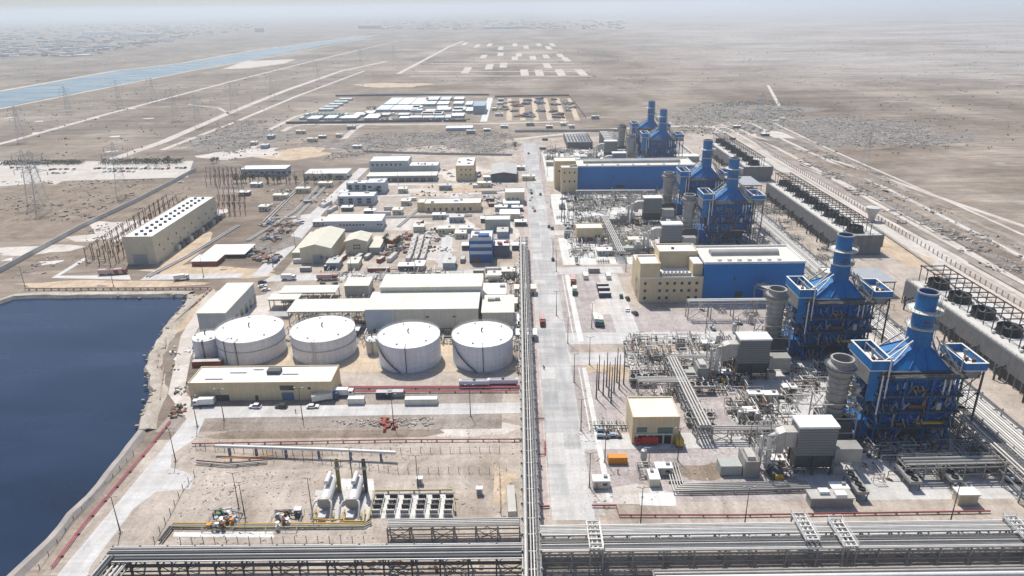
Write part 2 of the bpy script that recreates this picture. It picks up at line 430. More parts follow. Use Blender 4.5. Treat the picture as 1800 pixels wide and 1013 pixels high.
for k, (px, py, n) in enumerate([(816, 78, 0), (838, 82, 0), (860, 80, 0), (880, 86, 0), (905, 80, 0), (925, 84, 0), (948, 80, 0), (965, 85, 0), (972, 80, 0), (850, 100, 1), (880, 96, 1), (905, 103, 1), (912, 97, 1),
                                 (937, 102, 1), (960, 100, 1), (985, 98, 1), (995, 105, 1), (860, 118, 2), (820, 124, 2), (885, 115, 2), (922, 128, 2), (948, 129, 2), (962, 116, 2), (985, 128, 2), (1022, 128, 2)]):
    a = G(px, py); rect('field_strip', a.x - 9, a.x + 9, a.y - 70, a.y + 90 + 60 * (n == 0), .05, TRACK)
for py, x0, x1 in ((134, 720, 1040), (126, 735, 1030), (112, 755, 1010), (106, 765, 1005), (92, 785, 990)):
    a, c = G(x0, py), G(x1, py); strip('field_path', [a, c], 12, .045, TRACK)

# water
def water_material(name, col, sc, rough):
    m = bpy.data.materials.new(name); m.use_nodes = True; nt = m.node_tree; b = nt.nodes['Principled BSDF']
    b.inputs['Base Color'].default_value = (*col, 1); b.inputs['Roughness'].default_value = rough; b.inputs['IOR'].default_value = 1.33
    geo = nt.nodes.new('ShaderNodeNewGeometry'); n = nt.nodes.new('ShaderNodeTexNoise'); n.inputs['Scale'].default_value = sc; n.inputs['Detail'].default_value = 4
    bp = nt.nodes.new('ShaderNodeBump'); bp.inputs['Strength'].default_value = .2; bp.inputs['Distance'].default_value = .15
    mp = nt.nodes.new('ShaderNodeMapping'); mp.inputs['Scale'].default_value = (.3, 1, 1); mp.inputs['Rotation'].default_value = (0, 0, .5); w = nt.nodes.new('ShaderNodeTexNoise'); w.inputs['Scale'].default_value = .03; w.inputs['Detail'].default_value = 6
    nt.links.new(geo.outputs['Position'], mp.inputs[0]); nt.links.new(mp.outputs[0], w.inputs[0])      # wind streaks and silt
    rg = nt.nodes.new('ShaderNodeMapRange'); rg.inputs[1].default_value = .3; rg.inputs[2].default_value = .7; rg.inputs[3].default_value = .05; rg.inputs[4].default_value = .32; nt.links.new(w.outputs[0], rg.inputs[0]); nt.links.new(rg.outputs[0], b.inputs['Roughness'])
    cr = nt.nodes.new('ShaderNodeMapRange'); cr.inputs[1].default_value = .3; cr.inputs[2].default_value = .7; cr.inputs[3].default_value = .7; cr.inputs[4].default_value = 1.5; nt.links.new(w.outputs[0], cr.inputs[0])
    sc_ = nt.nodes.new('ShaderNodeVectorMath'); sc_.operation = 'SCALE'; sc_.inputs[0].default_value = col; nt.links.new(cr.outputs[0], sc_.inputs['Scale']); nt.links.new(sc_.outputs[0], b.inputs['Base Color'])
    nt.links.new(geo.outputs['Position'], n.inputs[0]); nt.links.new(n.outputs[0], bp.inputs['Height']); nt.links.new(bp.outputs[0], b.inputs['Normal'])
    return m
POND = [(-420, 545), (0, 535), (22, 527), (60, 525), (200, 524), (330, 523), (318, 548), (292, 575), (266, 618), (257, 650), (263, 690), (256, 722), (243, 762), (195, 822), (150, 878), (118, 908), (100, 932), (58, 977), (10, 1020), (-120, 1130), (-420, 1130)]
WPTS = [G(*p) for p in POND]
sheet('pond_water', WPTS, .06, water_material('pond_water', (.0045, .018, .047), .35, .07))
def bank(pts, w0, w1, h, name, mat):      # raised shore: steep inside face, flat crest, sloping back
    mb = MB(); k = len(pts); prof = [(-.3, -.2), (w0 * .25, h), (w0, h), (w1, .01)]; vs = []
    for i, p in enumerate(pts):
        d = (pts[min(i + 1, k - 1)] - pts[max(i - 1, 0)]); d.z = 0; d.normalize(); n = Vector((-d.y, d.x, 0))
        for o, z in prof: vs.append((p.x + n.x * o, p.y + n.y * o, z))
    fs = [(i * 4 + j, i * 4 + j + 1, i * 4 + j + 5, i * 4 + j + 4) for i in range(k - 1) for j in range(3)]
    mb.add(vs, fs); return struct(name, mb, mat)
def resample(pts, step, jit=0):
    out = []
    for a, c in zip(pts[:-1], pts[1:]):
        n = max(1, int((c - a).length / step))
        for i in range(n): out.append(a + (c - a) * (i / n) + Vector((rnd.uniform(-jit, jit), rnd.uniform(-jit, jit), 0)))
    return out + [pts[-1]]
bank(resample(WPTS[0:6], 6, .8), 4, 9, 1.6, 'pond_bank', soil('pale_bank_soil', (.42, .37, .31), .2, .1, .2))
bank(resample(WPTS[5:13], 4, .9), 2.5, 6, 1.4, 'pond_bank', MATS['pale_bank_soil'])
bank(resample(WPTS[12:20], 5, .25), 2.4, 3.6, 1.5, 'pond_bank', M('bank_concrete', (.36, .32, .285), .9, var=.2, scale=.2))
rr = MB()
for p in resample(WPTS[4:13], 1.6, 1.6):
    s_ = rnd.uniform(.3, 1.0); rr.cbox((p.x + rnd.uniform(0, 3), p.y + rnd.uniform(-1, 1), rnd.uniform(0, 1.2)), s_ * 1.4, s_, s_ * .7)
tag(rr.build('rubble', M('rock_rubble', (.30, .26, .22), .95, var=.3, scale=1)), 'loose rocks tipped along the edge of the dark pond', 'rubble', kind='stuff')
canal = [(-500, 283), (0, 190), (75, 174), (150, 161), (350, 121), (450, 104), (575, 78), (640, 68), (672, 60), (640, 63.5), (450, 89), (320, 112), (200, 126), (0, 162), (-500, 246)]
psheet('canal_water', canal, .06, water_material('canal_water', (.055, .105, .14), .2, .3))
pstrip('canal_bank', [(-500, 244), (0, 160.5), (200, 125), (320, 111), (450, 88), (640, 63)], 14, .07, soil('canal_bank_soil', (.52, .47, .38), .12, .02, .1))
pstrip('canal_bank', [(-500, 285), (0, 191.5), (150, 162), (350, 122), (450, 105), (640, 69)], 9, .07, MATS['canal_bank_soil'])
psheet('pale_sand_patch', [(390, 122), (430, 108), (520, 104), (500, 112), (440, 120)], .055, TRACK)
for k in range(46):
    x = rnd.uniform(-40, 340); yy = rnd.uniform(330, 470) if k < 16 else rnd.uniform(190, 300)
    if k < 8: x, yy = [(28, 455), (90, 460), (22, 402), (15, 372), (52, 413), (178, 398), (100, 440), (10, 360)][k]
    if k >= 16 and x > 290: continue
    a = G(x, yy); q = [(a.x + rnd.uniform(4, 9) * math.cos(t), a.y + rnd.uniform(3, 8) * math.sin(t)) for t in [i * .63 for i in range(10)]]
    if k < 8 or rnd.random() < .5: sheet('salt_patch', q, .05 + k * .0004, soil('salt_crust', (.60, .57, .53), .12, .1, .15))
# ------------------------------------------------------------------ buildings
def frame_from(px0, px1, yb, yt, ytb=None, depth=None):
    """front-left and front-right base pixels -> origin, width, height, depth of an upright block square to the plant"""
    a, b = G(px0, yb), G(px1, yb); y = (a.y + b.y) / 2
    h = HT((px0 + px1) / 2, y, yt)
    if depth is None: depth = max(3, G((px0 + px1) / 2, ytb, h).y - y)
    return a.x, y, b.x - a.x, h, depth
def windows(p, wins):
    for (x, z, w, h, n, dx, side) in wins:
        for i in range(n):
            m = MB()
            if side == 'f': m.box(x + i * dx, x + i * dx + w, -.06, .05, z, z + h)
            elif side == 'r': m.box(p['w'] - .05, p['w'] + .06, x + i * dx, x + i * dx + w, z, z + h)
            else: m.box(-.06, .05, x + i * dx, x + i * dx + w, z, z + h)
            m.build('window', GLASS, p['o'])
def block(name, label, cat, spec, wall=BEIGE, roof=WHITE, top='parapet', rz=0, wins=(), doors=(), vents=0, group=None, vmat=STEEL, band=None, ridge='y', rise=2.0, world=False, over=.35):
    x, y, w, h, d = spec
    o = thing(name, label, cat, (x, y, 0), rz, group)
    p = dict(o=o, w=w, h=h, d=d)
    if top == 'parapet':
        MB().box(0, w, 0, d, 0, h - .7).build('wall', wall, o)
        MB().box(.25, w - .25, .25, d - .25, h - .7, h - .45).build('roof', roof, o)
        m = MB(); t = .28
        m.box(-.05, w + .05, -.05, t, h - .7, h); m.box(-.05, w + .05, d - t, d + .05, h - .7, h)
        m.box(-.05, t, t, d - t, h - .7, h); m.box(w - t, w + .05, t, d - t, h - .7, h); m.build('parapet', wall if wall is not BLUE else WHITE, o)
    elif top == 'flat':
        MB().box(0, w, 0, d, 0, h - .35).build('wall', wall, o)
        MB().box(-over, w + over, -over, d + over, h - .35, h).build('roof', roof, o)
    elif top == 'gable':
        e = h - rise; m = MB()
        if ridge == 'y':
            m.add([(0, 0, 0), (w, 0, 0), (w, 0, e), (w / 2, 0, h - .15), (0, 0, e), (0, d, 0), (w, d, 0), (w, d, e), (w / 2, d, h - .15), (0, d, e)],
                  [(0, 1, 2, 3, 4), (9, 8, 7, 6, 5), (1, 6, 7, 2), (5, 0, 4, 9), (2, 7, 8, 3), (3, 8, 9, 4)])
            r = MB()
            for sx, ex in ((-over, w / 2), (w / 2, w + over)):
                z0, z1 = (e - rise * 2 * over / w, h) if sx < 0 else (h, e - rise * 2 * over / w)
                r.add([(sx, -over, z0), (ex, -over, z1), (ex, d + over, z1), (sx, d + over, z0), (sx, -over, z0 + .2), (ex, -over, z1 + .2), (ex, d + over, z1 + .2), (sx, d + over, z0 + .2)],
                      [(0, 3, 2, 1), (4, 5, 6, 7), (0, 1, 5, 4), (1, 2, 6, 5), (2, 3, 7, 6), (3, 0, 4, 7)])
        else:
            m.add([(0, 0, 0), (0, d, 0), (0, d, e), (0, d / 2, h - .15), (0, 0, e), (w, 0, 0), (w, d, 0), (w, d, e), (w, d / 2, h - .15), (w, 0, e)],
                  [(4, 3, 2, 1, 0), (5, 6, 7, 8, 9), (1, 2, 7, 6), (0, 5, 9, 4), (2, 3, 8, 7), (3, 4, 9, 8)])
            r = MB()
            for sy, ey in ((-over, d / 2), (d / 2, d + over)):
                z0, z1 = (e - rise * 2 * over / d, h) if sy < 0 else (h, e - rise * 2 * over / d)
                r.add([(-over, sy, z0), (w + over, sy, z0), (w + over, ey, z1), (-over, ey, z1), (-over, sy, z0 + .2), (w + over, sy, z0 + .2), (w + over, ey, z1 + .2), (-over, ey, z1 + .2)],
                      [(0, 3, 2, 1), (4, 5, 6, 7), (0, 1, 5, 4), (1, 2, 6, 5), (2, 3, 7, 6), (3, 0, 4, 7)])
        m.build('wall', wall, o); r.build('roof', roof, o)
    elif top == 'canopy':                 # roof on posts
        MB().box(-over, w + over, -over, d + over, h - .35, h).build('roof', roof, o)
        n = max(2, int(w / 7) + 1); k = max(2, int(d / 9) + 1)
        base = None
        for i in range(n):
            for j in range(k):
                m = MB().box(-.2, .2, -.2, .2, 0, h - .35); q = m.build('post', vmat, o) if base is None else base.copy()
                if base is None: base = q
                else: COL.objects.link(q)
                q.location = (.3 + (w - .6) * i / (n - 1), .3 + (d - .6) * j / (k - 1), 0)
        b = MB()
        for j in range(k): b.beam((0, .3 + (d - .6) * j / (k - 1), h - .7), (w, .3 + (d - .6) * j / (k - 1), h - .7), .3, .5)
        b.build('roof_beam', vmat, o)
    windows(p, wins)
    for (dx, dw, dh, mat) in doors:
        MB().box(dx, dx + dw, -.09, .05, 0, dh).build('door', mat, o)
    if band:
        z, t, mat = band; m = MB(); m.box(-.07, w + .07, -.07, d + .07, z, z + t); m.build('cornice', mat, o)
    rv = random.Random(hash(label) % 1000 if False else len(label) * 7 + int(w))
    for i in range(vents):
        vx, vy = rv.uniform(.12, .88) * w, rv.uniform(.2, .8) * d; s = rv.uniform(.8, 1.7)
        zz = h - .45 if top == 'parapet' else h
        MB().box(vx - s, vx + s, vy - s * .7, vy + s * .7, zz, zz + rv.uniform(.7, 1.4)).build('roof_unit', vmat, o)
    if cat in ('building', 'warehouse', 'hall', 'workshop'): land(x + w / 2, y + d / 2, 'the ' + (LN.get(label) or ' '.join(label.split()[:4])))
    return p
LN = {}
fr = frame_from

# --- blue steam turbine halls with their beige control blocks
def turbine_hall(label, x0, x1, y0, y1, h, cx0):
    o = thing('turbine_hall', label, 'hall', (x0, y0, 0)); w, d = x1 - x0, y1 - y0
    MB().box(0, w, 0, d, 0, h - 1).build('wall', BLUE, o)
    MB().box(.5, w - .5, .5, d - .5, h - 1, h - .8).build('roof', CREAM, o)
    m = MB(); m.box(-.15, w + .15, -.15, .5, h - 1, h + .1); m.box(-.15, w + .15, d - .5, d + .15, h - 1, h + .1)
    m.box(-.15, .5, .5, d - .5, h - 1, h + .1); m.box(w - .5, w + .15, .5, d - .5, h - 1, h + .1); m.build('parapet', WHITE, o)
    n = 14; prof = [(3.0 * math.cos(math.pi * i / n), 2.6 * math.sin(math.pi * i / n)) for i in range(n + 1)]
    v = MB(); a = [(cx0, d * .55 + p, h - .8 + q) for p, q in prof]; b = [(w - 9, d * .55 + p, h - .8 + q) for p, q in prof]
    v.hull(a, b); v.build('roof_vent', STEEL, o, True)
    for i in range(7): MB().cbox((cx0 + 2 + (w - 14 - cx0) * i / 6, 3.2, h - .8), 1.8, 1.8, 1.5).build('roof_fan', WHITE, o)
    MB().box(w * .33, w * .40, -.08, .1, 0, 5).build('door', DGREY, o)
    MB().box(w * .30, w * .315, -.1, .1, 11, 13).build('louvre', DGREY, o)
    land(x0 + w / 2, y0 + d / 2, 'the nearer blue turbine hall' if y0 < 450 else 'the farther blue turbine hall')
    return o
h1 = turbine_hall('nearer blue clad turbine hall with a white roof edge and long roof vent', 93.4, 143, 332, 358, 20.8, 6)
h2 = turbine_hall('farther blue clad turbine hall with pale roof standing beyond the bypass stacks', 49.4, 143, 563, 590, 20.8, 6)
def control_block(label, x0, y0, w):
    o = thing('control_building', label, 'building', (x0, y0, 0)); s = w / 32.0
    wall = MB().box(0, w, 0, 14, 0, 13.2).box(0, 10 * s, 0, 13, 13.2, 20).box(12 * s, w - .1, 14, 27, 0, 21.5).box(27 * s, w - .1, 2.5, 14, 13.2, 19.5).box(.2, 12 * s, 14, 25, 0, 17)
    wall.build('wall', BEIGE, o)
    r = MB(); r.box(.4, 10 * s - .4, .4, 12.6, 20, 20.15); r.box(12 * s + .4, w - .5, 14.4, 26.6, 21.5, 21.65); r.box(10 * s, 27 * s, .5, 14, 13.2, 13.35); r.box(27 * s + .3, w - .4, 2.9, 14, 19.5, 19.65); r.box(.5, 12 * s, 14, 24.7, 17, 17.12)
    r.build('roof', WROOF, o)
    m = MB()
    for (a, b, c, d, z) in ((0, 10 * s, 0, 13, 20), (12 * s, w - .1, 14, 27, 21.5)):
        m.box(a - .08, b + .08, c - .08, c + .35, z, z + .9); m.box(a - .08, b + .08, d - .35, d + .08, z, z + .9); m.box(a - .08, a + .35, c + .35, d - .35, z, z + .9); m.box(b - .35, b + .08, c + .35, d - .35, z, z + .9)
    m.build('parapet', BEIGE, o)
    MB().box(-.15, w, -.2, .1, 12.9, 13.7).build('cornice', CREAM, o)
    for row in range(3):
        for i in range(7):
            if row == 2 and i in (3, 4): continue
            x = (2.2 if i == 0 else 9.6 + (i - 1) * 3.7) * s
            f = MB().box(x - .15, x + 1.55, -.09, .05, 9.3 - row * 3.9, 11.2 - row * 3.9).build('window', CREAM, o)
            MB().box(x, x + 1.4, -.12, .05, 9.45 - row * 3.9, 11.05 - row * 3.9).build('pane', GLASS, f)
    for i in range(13):
        MB().cbox(((11.2 + i * 1.22) * s, 2.2, 13.35), 1.0, .9, 1.5).build('air_conditioner', STEEL, o)
    for i in range(8):
        MB().cbox(((11.5 + i * 1.9) * s, 5.2, 13.35), 1.1, .9, 1.3).build('air_conditioner', STEEL, o)
    MB().cbox((20 * s, 20, 21.65), 1.4, 1.4, .9).build('roof_unit', DGREY, o)
    for i, z in enumerate((3, 8)): MB().box(-.08, .05, 5 + i * 4, 6.5 + i * 4, z, z + 1.6).build('window', GLASS, o)
    for i in range(3):
        MB().tube([(-.25, 2 + i * 4, 0), (-.25, 2 + i * 4, 12.5)], .15, 6).build('downpipe', WPIPE, o)
    land(x0 + w / 2, y0 + 12, 'the beige control building of the ' + ('nearer' if y0 < 450 else 'farther') + ' blue hall')
control_block('yellow beige control building with three window rows joined to the nearer blue hall', 61.3, 331, 31.7)
block('control_building', 'beige stepped control building with rear tower at the left end of the farther hall', 'control building', (36.2, 557, 13, 21, 9), BEIGE, WROOF, wins=((2, 16, 1.2, 1.5, 3, 4, 'f'), (2, 9, 1.2, 1.5, 3, 4, 'f')), vents=3)
block('control_annex', 'taller beige annex block with flat cream roof behind the control building of the farther hall', 'annex', (31.8, 572, 17, 23, 16), BEIGE, CREAM, wins=((3, 14, 1.5, 1.5, 3, 4.5, 'f'),))

# --- heat recovery boilers, bypass stacks, inlet filter houses: six gas turbine trains
def make_boiler():
    o = thing('heat_recovery_boiler', 'x', 'boiler')
    MB().box(-11.2, 11.2, -9, 9, 8.2, 25.6).build('casing', BLUED, o)
    MB().box(-9.5, 9.5, -7, 7, 2.2, 8.2).build('lower_hopper', DGREY, o)
    leg = None
    for x in (-12.2, -4.4, 4.4, 12.2):
        for y in (-10, 0, 10):
            if y == 0 and abs(x) < 5: continue
            q = MB().box(-.35, .35, -.35, .35, 0, 26.4).build('column', BLUED, o) if leg is None else leg.copy()
            if leg is None: leg = q
            else: COL.objects.link(q)
            q.location = (x, y, 0)
    fl = None
    for z in (7.6, 13.6, 19.6, 26.2):
        m = MB(); m.box(-14.4, 14.4, -11.4, -9.3, z, z + .25); m.box(-14.4, 14.4, 9.3, 12.2, z, z + .25); m.box(-14.4, -11.6, -9.3, 9.3, z, z + .25); m.box(11.6, 14.4, -9.3, 9.3, z, z + .25)
        m.beam((-14.4, -11.2, z - .2), (14.4, -11.2, z - .2), .25, .45); m.beam((-14.4, -9.6, z - .3), (14.4, -9.6, z - .3), .3, .6)
        q = m.build('walkway', DGREY, o)
        MB().rail(-14.3, 14.3, -11.3, 12.1, z + .25, w=.08).build('handrail', STEEL if z > 20 else BLUEB, q)
    for x0, x1 in ((-12.2, -4.4), (4.4, 12.2)):
        b = MB()
        for z0, z1 in ((.5, 7.4), (7.9, 13.4), (13.9, 19.4), (19.9, 26)):
            b.beam((x0, -10.1, z0), (x1, -10.1, z1), .32); b.beam((x1, -10.1, z0), (x0, -10.1, z1), .32)
            x = -12.3 if x0 < 0 else 12.3; b.beam((x, -10, z0), (x, 0, z1), .28); b.beam((x, 10, z0), (x, 0, z1), .28)
        b.build('bracing', BLUED, o)
    rb = MB()
    for i in range(9): rb.box(-10.9 + i * 2.7, -10.6 + i * 2.7, -9.28, -9.0, 8.4, 25.4)
    for z in (10.7, 16.6, 22.6): rb.box(-11.2, 11.2, -9.35, -9.0, z, z + .35)
    rb.build('stiffener', BLUEB, o)
    # hood: sheet metal transition up to the stack
    cx = 2.6
    q = lambda hw, hy, z, x=0: [(x - hw, -hy, z), (x + hw, -hy, z), (x + hw, hy, z), (x - hw, hy, z)]
    hd = MB().hull(q(10.0, 7.8, 27.2), q(2.95, 2.85, 33.0, cx)).hull(q(2.9, 2.8, 33.01, cx), q(2.8, 2.75, 40, cx)); hood = hd.build('hood', BLUEB, o)
    MB().box(-10.9, 10.9, -8.9, 8.9, 26.45, 27.2).build('hood_flange', DGREY, hood)
    for s in (-1, 1):
        for e in (((s * 10.1, -7.9, 27.3), (cx + s * 2.95, -2.9, 33.2)), ((s * 10.1, 7.9, 27.3), (cx + s * 2.95, 2.9, 33.2)), ((s * 3.2, -7.9, 27.4), (cx + s * 1, -2.95, 32.8))):
            MB().beam(*e, .34).build('hood_rib', BLUED, hood)
    for s in (-1, 1):
        tr = MB()
        for y in (-9.6, -4, 4):
            tr.beam((s * 12.6, y, 27), (cx + s * 4.6, y * .5, 36.6), .42); tr.beam((s * 12.6, y, 27), (s * 10, y, 31.5), .3)
        tr.beam((s * 12.6, -9.6, 27), (s * 12.6, -9.6, 32), .3); tr.beam((cx + s * 4.6, -4.8, 36.6), (s * 12.6, -9.6, 32), .28)
        tr.beam((s * 12.6, -9.6, 32), (s * 12.6, 4, 32), .25); tr.beam((s * 12.6, 4, 27), (s * 12.6, 4, 32), .25)
        tr.build('truss', PIPE, o)
    # stack
    MB().lathe([(3.35, 39), (3.35, 45.4), (3.15, 45.4), (3.15, 50.2), (3.3, 50.2), (3.3, 50.6), (3.15, 50.6), (3.15, 52), (2.95, 52), (2.95, 44)], (cx, 0, 0), 28).build('stack', BLUEB, o, True)
    MB().lathe([(3.2, 51.6), (3.4, 51.6), (3.4, 52.1), (2.85, 52.1), (2.85, 51.6)], (cx, 0, 0), 28).build('stack_rim', STEEL, o, True)
    for z, r1 in ((39.8, 5.0), (45.6, 5.6)):
        pf = MB().lathe([(3.3, z), (r1, z), (r1, z + .22), (3.3, z + .22)], (cx, 0, 0), 24).build('ring_platform', CREAM, o)
        m = MB()
        for k in range(24):
            t0, t1 = k * math.pi / 12, (k + 1) * math.pi / 12
            for hh in (.55, 1.1): m.beam((cx + r1 * math.cos(t0), r1 * math.sin(t0), z + .2 + hh), (cx + r1 * math.cos(t1), r1 * math.sin(t1), z + .2 + hh), .08)
            m.beam((cx + r1 * math.cos(t0), r1 * math.sin(t0), z + .2), (cx + r1 * math.cos(t0), r1 * math.sin(t0), z + 1.3), .08)
        m.build('handrail', STEEL, pf)
    MB().box(cx - 1.3, cx + .9, -3.5, -3.1, 41.9, 42.5).build('sign_plate', RUST, o)
    ld = MB()
    for s in (-.3, .3): ld.beam((cx + 3.2 + s, -2.6, 36), (cx + 3.2 + s, -2.6, 51), .1)
    for i in range(24): ld.beam((cx + 2.9, -2.6, 36.5 + i * .6), (cx + 3.5, -2.6, 36.5 + i * .6), .07)
    ld.build('ladder', STEEL, o)
    # drum platforms either side
    for nm, x0, x1, y0, y1, z0, z1 in (('drum_platform', -17.2, -10.3, -10.6, 5, 28.6, 32.2), ('drum_platform', 13.2, 20.4, -10.6, 4.2, 28.2, 31)):
        dp = MB().box(x0, x1, y0, y1, z0, z0 + .3).build(nm, WHITE, o)
        m = MB(); t = .3
        m.box(x0, x1, y0, y0 + t, z0 + .3, z1); m.box(x0, x1, y1 - t, y1, z0 + .3, z1); m.box(x0, x0 + t, y0 + t, y1 - t, z0 + .3, z1); m.box(x1 - t, x1, y0 + t, y1 - t, z0 + .3, z1)
        m.build('side_sheet', BLUEB, dp)
        e = MB(); e.box(x0 - .1, x1 + .1, y0 - .1, y0 + .45, z1, z1 + .18); e.box(x0 - .1, x1 + .1, y1 - .45, y1 + .1, z1, z1 + .18); e.box(x0 - .1, x0 + .45, y0 + .45, y1 - .45, z1, z1 + .18); e.box(x1 - .45, x1 + .1, y0 + .45, y1 - .45, z1, z1 + .18); e.build('edge_trim', WHITE, dp)
        for k, (ax, ay, ah) in enumerate(((.45, .35, 2.2), (.62, .22, 2.6), (.7, .6, 3.2))):
            px, py = x0 + (x1 - x0) * ax, y0 + (y1 - y0) * ay
            MB().lathe([(.35, 0), (.35, ah * .5), (.62, ah * .5), (.62, ah), (.1, ah)], (px, py, z0 + .3), 12).build('silencer', RUST if k != 2 else STEEL, dp, True)
        sp = MB()
        for xx in (x0 + .5, x1 - .5):
            for yy in (y0 + .6, y1 - .6): sp.box(xx - .25, xx + .25, yy - .25, yy + .25, 0 if x0 < 0 else 8, z0)
        for z in (14, 21): sp.beam((x0 + .5, y0 + .6, z), (x1 - .5, y0 + .6, z), .25); sp.beam((x0 + .5, y0 + .6, z), (x1 - .5, y0 + .6, z + 6.5), .2)
        sp.build('support', DGREY, dp)
        MB().box(x0 + .6, x1 - .6, y0 + 1.5, y1 - 1.5, z0 - 3.4, z0 - .8).build('steam_drum', STEEL, dp)
    MB().box(-17, -13.6, -10.4, -10.1, 17.5, 28.6).build('wind_sheet', BLUEB, o)
    MB().box(-17.15, -16.9, -10.1, 2, 23.5, 28.6).build('wind_sheet', STEEL, o)
    MB().box(-18.4, -12.5, -7.5, 7.5, 1.2, 8.6).build('inlet_duct', BLUED, o)
    # pipes, stair tower, valves
    for (x, y, z0, z1, mt) in ((-13.3, -11.6, 13, 27.5, WPIPE), (-11.4, -11.2, 19, 34, WPIPE), (7.6, -10.9, 20, 25.5, WPIPE), (9.4, -11.0, 20, 25.5, WPIPE), (-7, -11.2, 8, 13, STEEL), (2.4, -11.4, 8, 20, RUST), (13.3, -6, 8, 30, PIPE), (13.4, -2, 6, 28, PIPE), (13.4, 3, 6, 28, STEEL)):
        MB().tube([(x, y, z0), (x, y, z1)], .28, 8).build('riser', mt, o)
    for k, (x, z, w, hh, mt) in enumerate(((-3, 15.2, 5, 1.1, RUST), (-2, 21.3, 4, .9, RUST), (6.4, 14.4, 1.4, 2.6, PIPE), (-9.2, 14.6, 1.2, 2.2, DGREY), (1, 9, 9, .7, YEL), (-6, 8.8, 3, .8, RUST), (9, 9.2, 4, 1.2, DGREY))):
        MB().box(x, x + w, -11.4, -10.2, z, z + hh).build('valve_skid', mt, o)
    mess = MB(); r2 = random.Random(5)
    for k in range(300):
        x = r2.choice((-1, 1)) * r2.uniform(11.7, 14.2) if k % 3 else r2.uniform(-12, 12); y = r2.uniform(-12, 8) if k % 3 else r2.uniform(-12.3, -10); z = r2.choice((1, 7.9, 13.9, 19.9)) + r2.uniform(0, 3)
        if r2.random() < .5: mess.beam((x, y, z), (x, y + r2.uniform(1, 4), z), r2.uniform(.15, .4))
        else: mess.beam((x, y, z), (x + r2.uniform(-2, 2), y, z + r2.uniform(.8, 3.5)), r2.uniform(.12, .35))
    mess.build('small_piping', STEEL, o)['kind'] = 'stuff'
    st = MB()
    for i in range(4):
        z = i * 6 + 1.6
        st.beam((15, -8 + (i % 2) * 6, z), (15, -2 - (i % 2) * 6, z + 6), 1.0, .15); st.beam((17, -8, z + 6), (17, -2, z + 6), .12)
        st.box(14.3, 17.6, -9.2, -8, z + (6 if i % 2 else 0), z + (6.15 if i % 2 else .15))
    for x in (14.4, 17.4):
        for y in (-9, -1): st.beam((x, y, 0), (x, y, 27), .22)
    for i in range(5): st.beam((14.4, -9, i * 6.4), (17.4, -9, i * 6.4), .15); st.beam((14.4, -9, i * 6.4), (14.4, -1, i * 6.4), .15)
    st.build('stair_tower', STEEL, o)
    return o
def make_bypass():
    o = thing('bypass_stack', 'x', 'stack')
    MB().box(-4.6, 4.6, -4.6, 4.6, .5, 9.5).build('diverter_box', DGREY, o)
    sh = MB().lathe([(3.0, 9), (3.0, 16), (3.35, 17), (3.35, 25.6), (4.3, 26.2), (4.4, 28.6), (3.5, 29.4), (3.5, 30.8), (3.1, 30.8), (3.0, 22)], (0, 0, 0), 28).build('shaft', STK, o, True)
    rg = MB()
    for z in (11, 13, 15, 18.5, 20.5, 22.5, 24.5, 27.2): rg.lathe([(3.3 if z > 16 else 3.0, z), (3.62 if z < 26 else 4.62, z), (3.62 if z < 26 else 4.62, z + .28), (3.3, z + .28)], (0, 0, 0), 28)
    rg.lathe([(3.45, 30.3), (3.75, 30.3), (3.75, 31), (3.1, 31), (3.1, 30.3)], (0, 0, 0), 28); rg.build('stiffening_ring', STK, sh)
    MB().lathe([(.02, 27), (3.05, 27)], (0, 0, 0), 20).build('interior_shade_disc', BLACKISH, sh)  # black disc painted as the shade inside the open shaft
    pl = MB().lathe([(4.4, 28.3), (5.4, 28.3), (5.4, 28.5), (4.4, 28.5)], (0, 0, 0), 24)
    for k in range(20):
        t = k * math.pi / 10; t1 = t + math.pi / 10
        pl.beam((5.35 * math.cos(t), 5.35 * math.sin(t), 29.5), (5.35 * math.cos(t1), 5.35 * math.sin(t1), 29.5), .08); pl.beam((5.35 * math.cos(t), 5.35 * math.sin(t), 28.4), (5.35 * math.cos(t), 5.35 * math.sin(t), 29.5), .08)
    pl.build('gallery', DGREY, o)
    br = MB()
    for s in (-1, 1):
        for t in (-1, 1):
            br.beam((s * 6, t * 4.5, 0), (s * 6, t * 4.5, 16), .35)
            br.beam((s * 6, t * 4.5, 8), (s * 3.4, t * 2, 16), .28)
        for z in (5, 10.5, 16): br.beam((s * 6, -4.5, z), (s * 6, 4.5, z), .3)
        br.beam((s * 6, -4.5, 0), (s * 6, 4.5, 5), .25); br.beam((s * 6, 4.5, 5), (s * 6, -4.5, 10.5), .25); br.beam((s * 6, -4.5, 10.5), (s * 6, 4.5, 16), .25)
    for z in (5, 10.5, 16): br.beam((-6, -4.5, z), (6, -4.5, z), .3); br.beam((-6, 4.5, z), (6, 4.5, z), .3)
    br.build('support_frame', PIPE, o)
    ins = MB(); r2 = random.Random(3)
    for k in range(26): ins.cbox((r2.uniform(4.0, 6.2), r2.uniform(-4, 3), r2.uniform(9, 22)), r2.uniform(.5, 1.4), r2.uniform(.5, 1.5), r2.uniform(.5, 1.6))
    ins.build('silver_lagging', PIPE, o)['kind'] = 'stuff'
    MB().tube([(4.0, -2.5, 1), (4.0, -2.5, 26)], .2, 6).build('riser', STEEL, o)
    return o
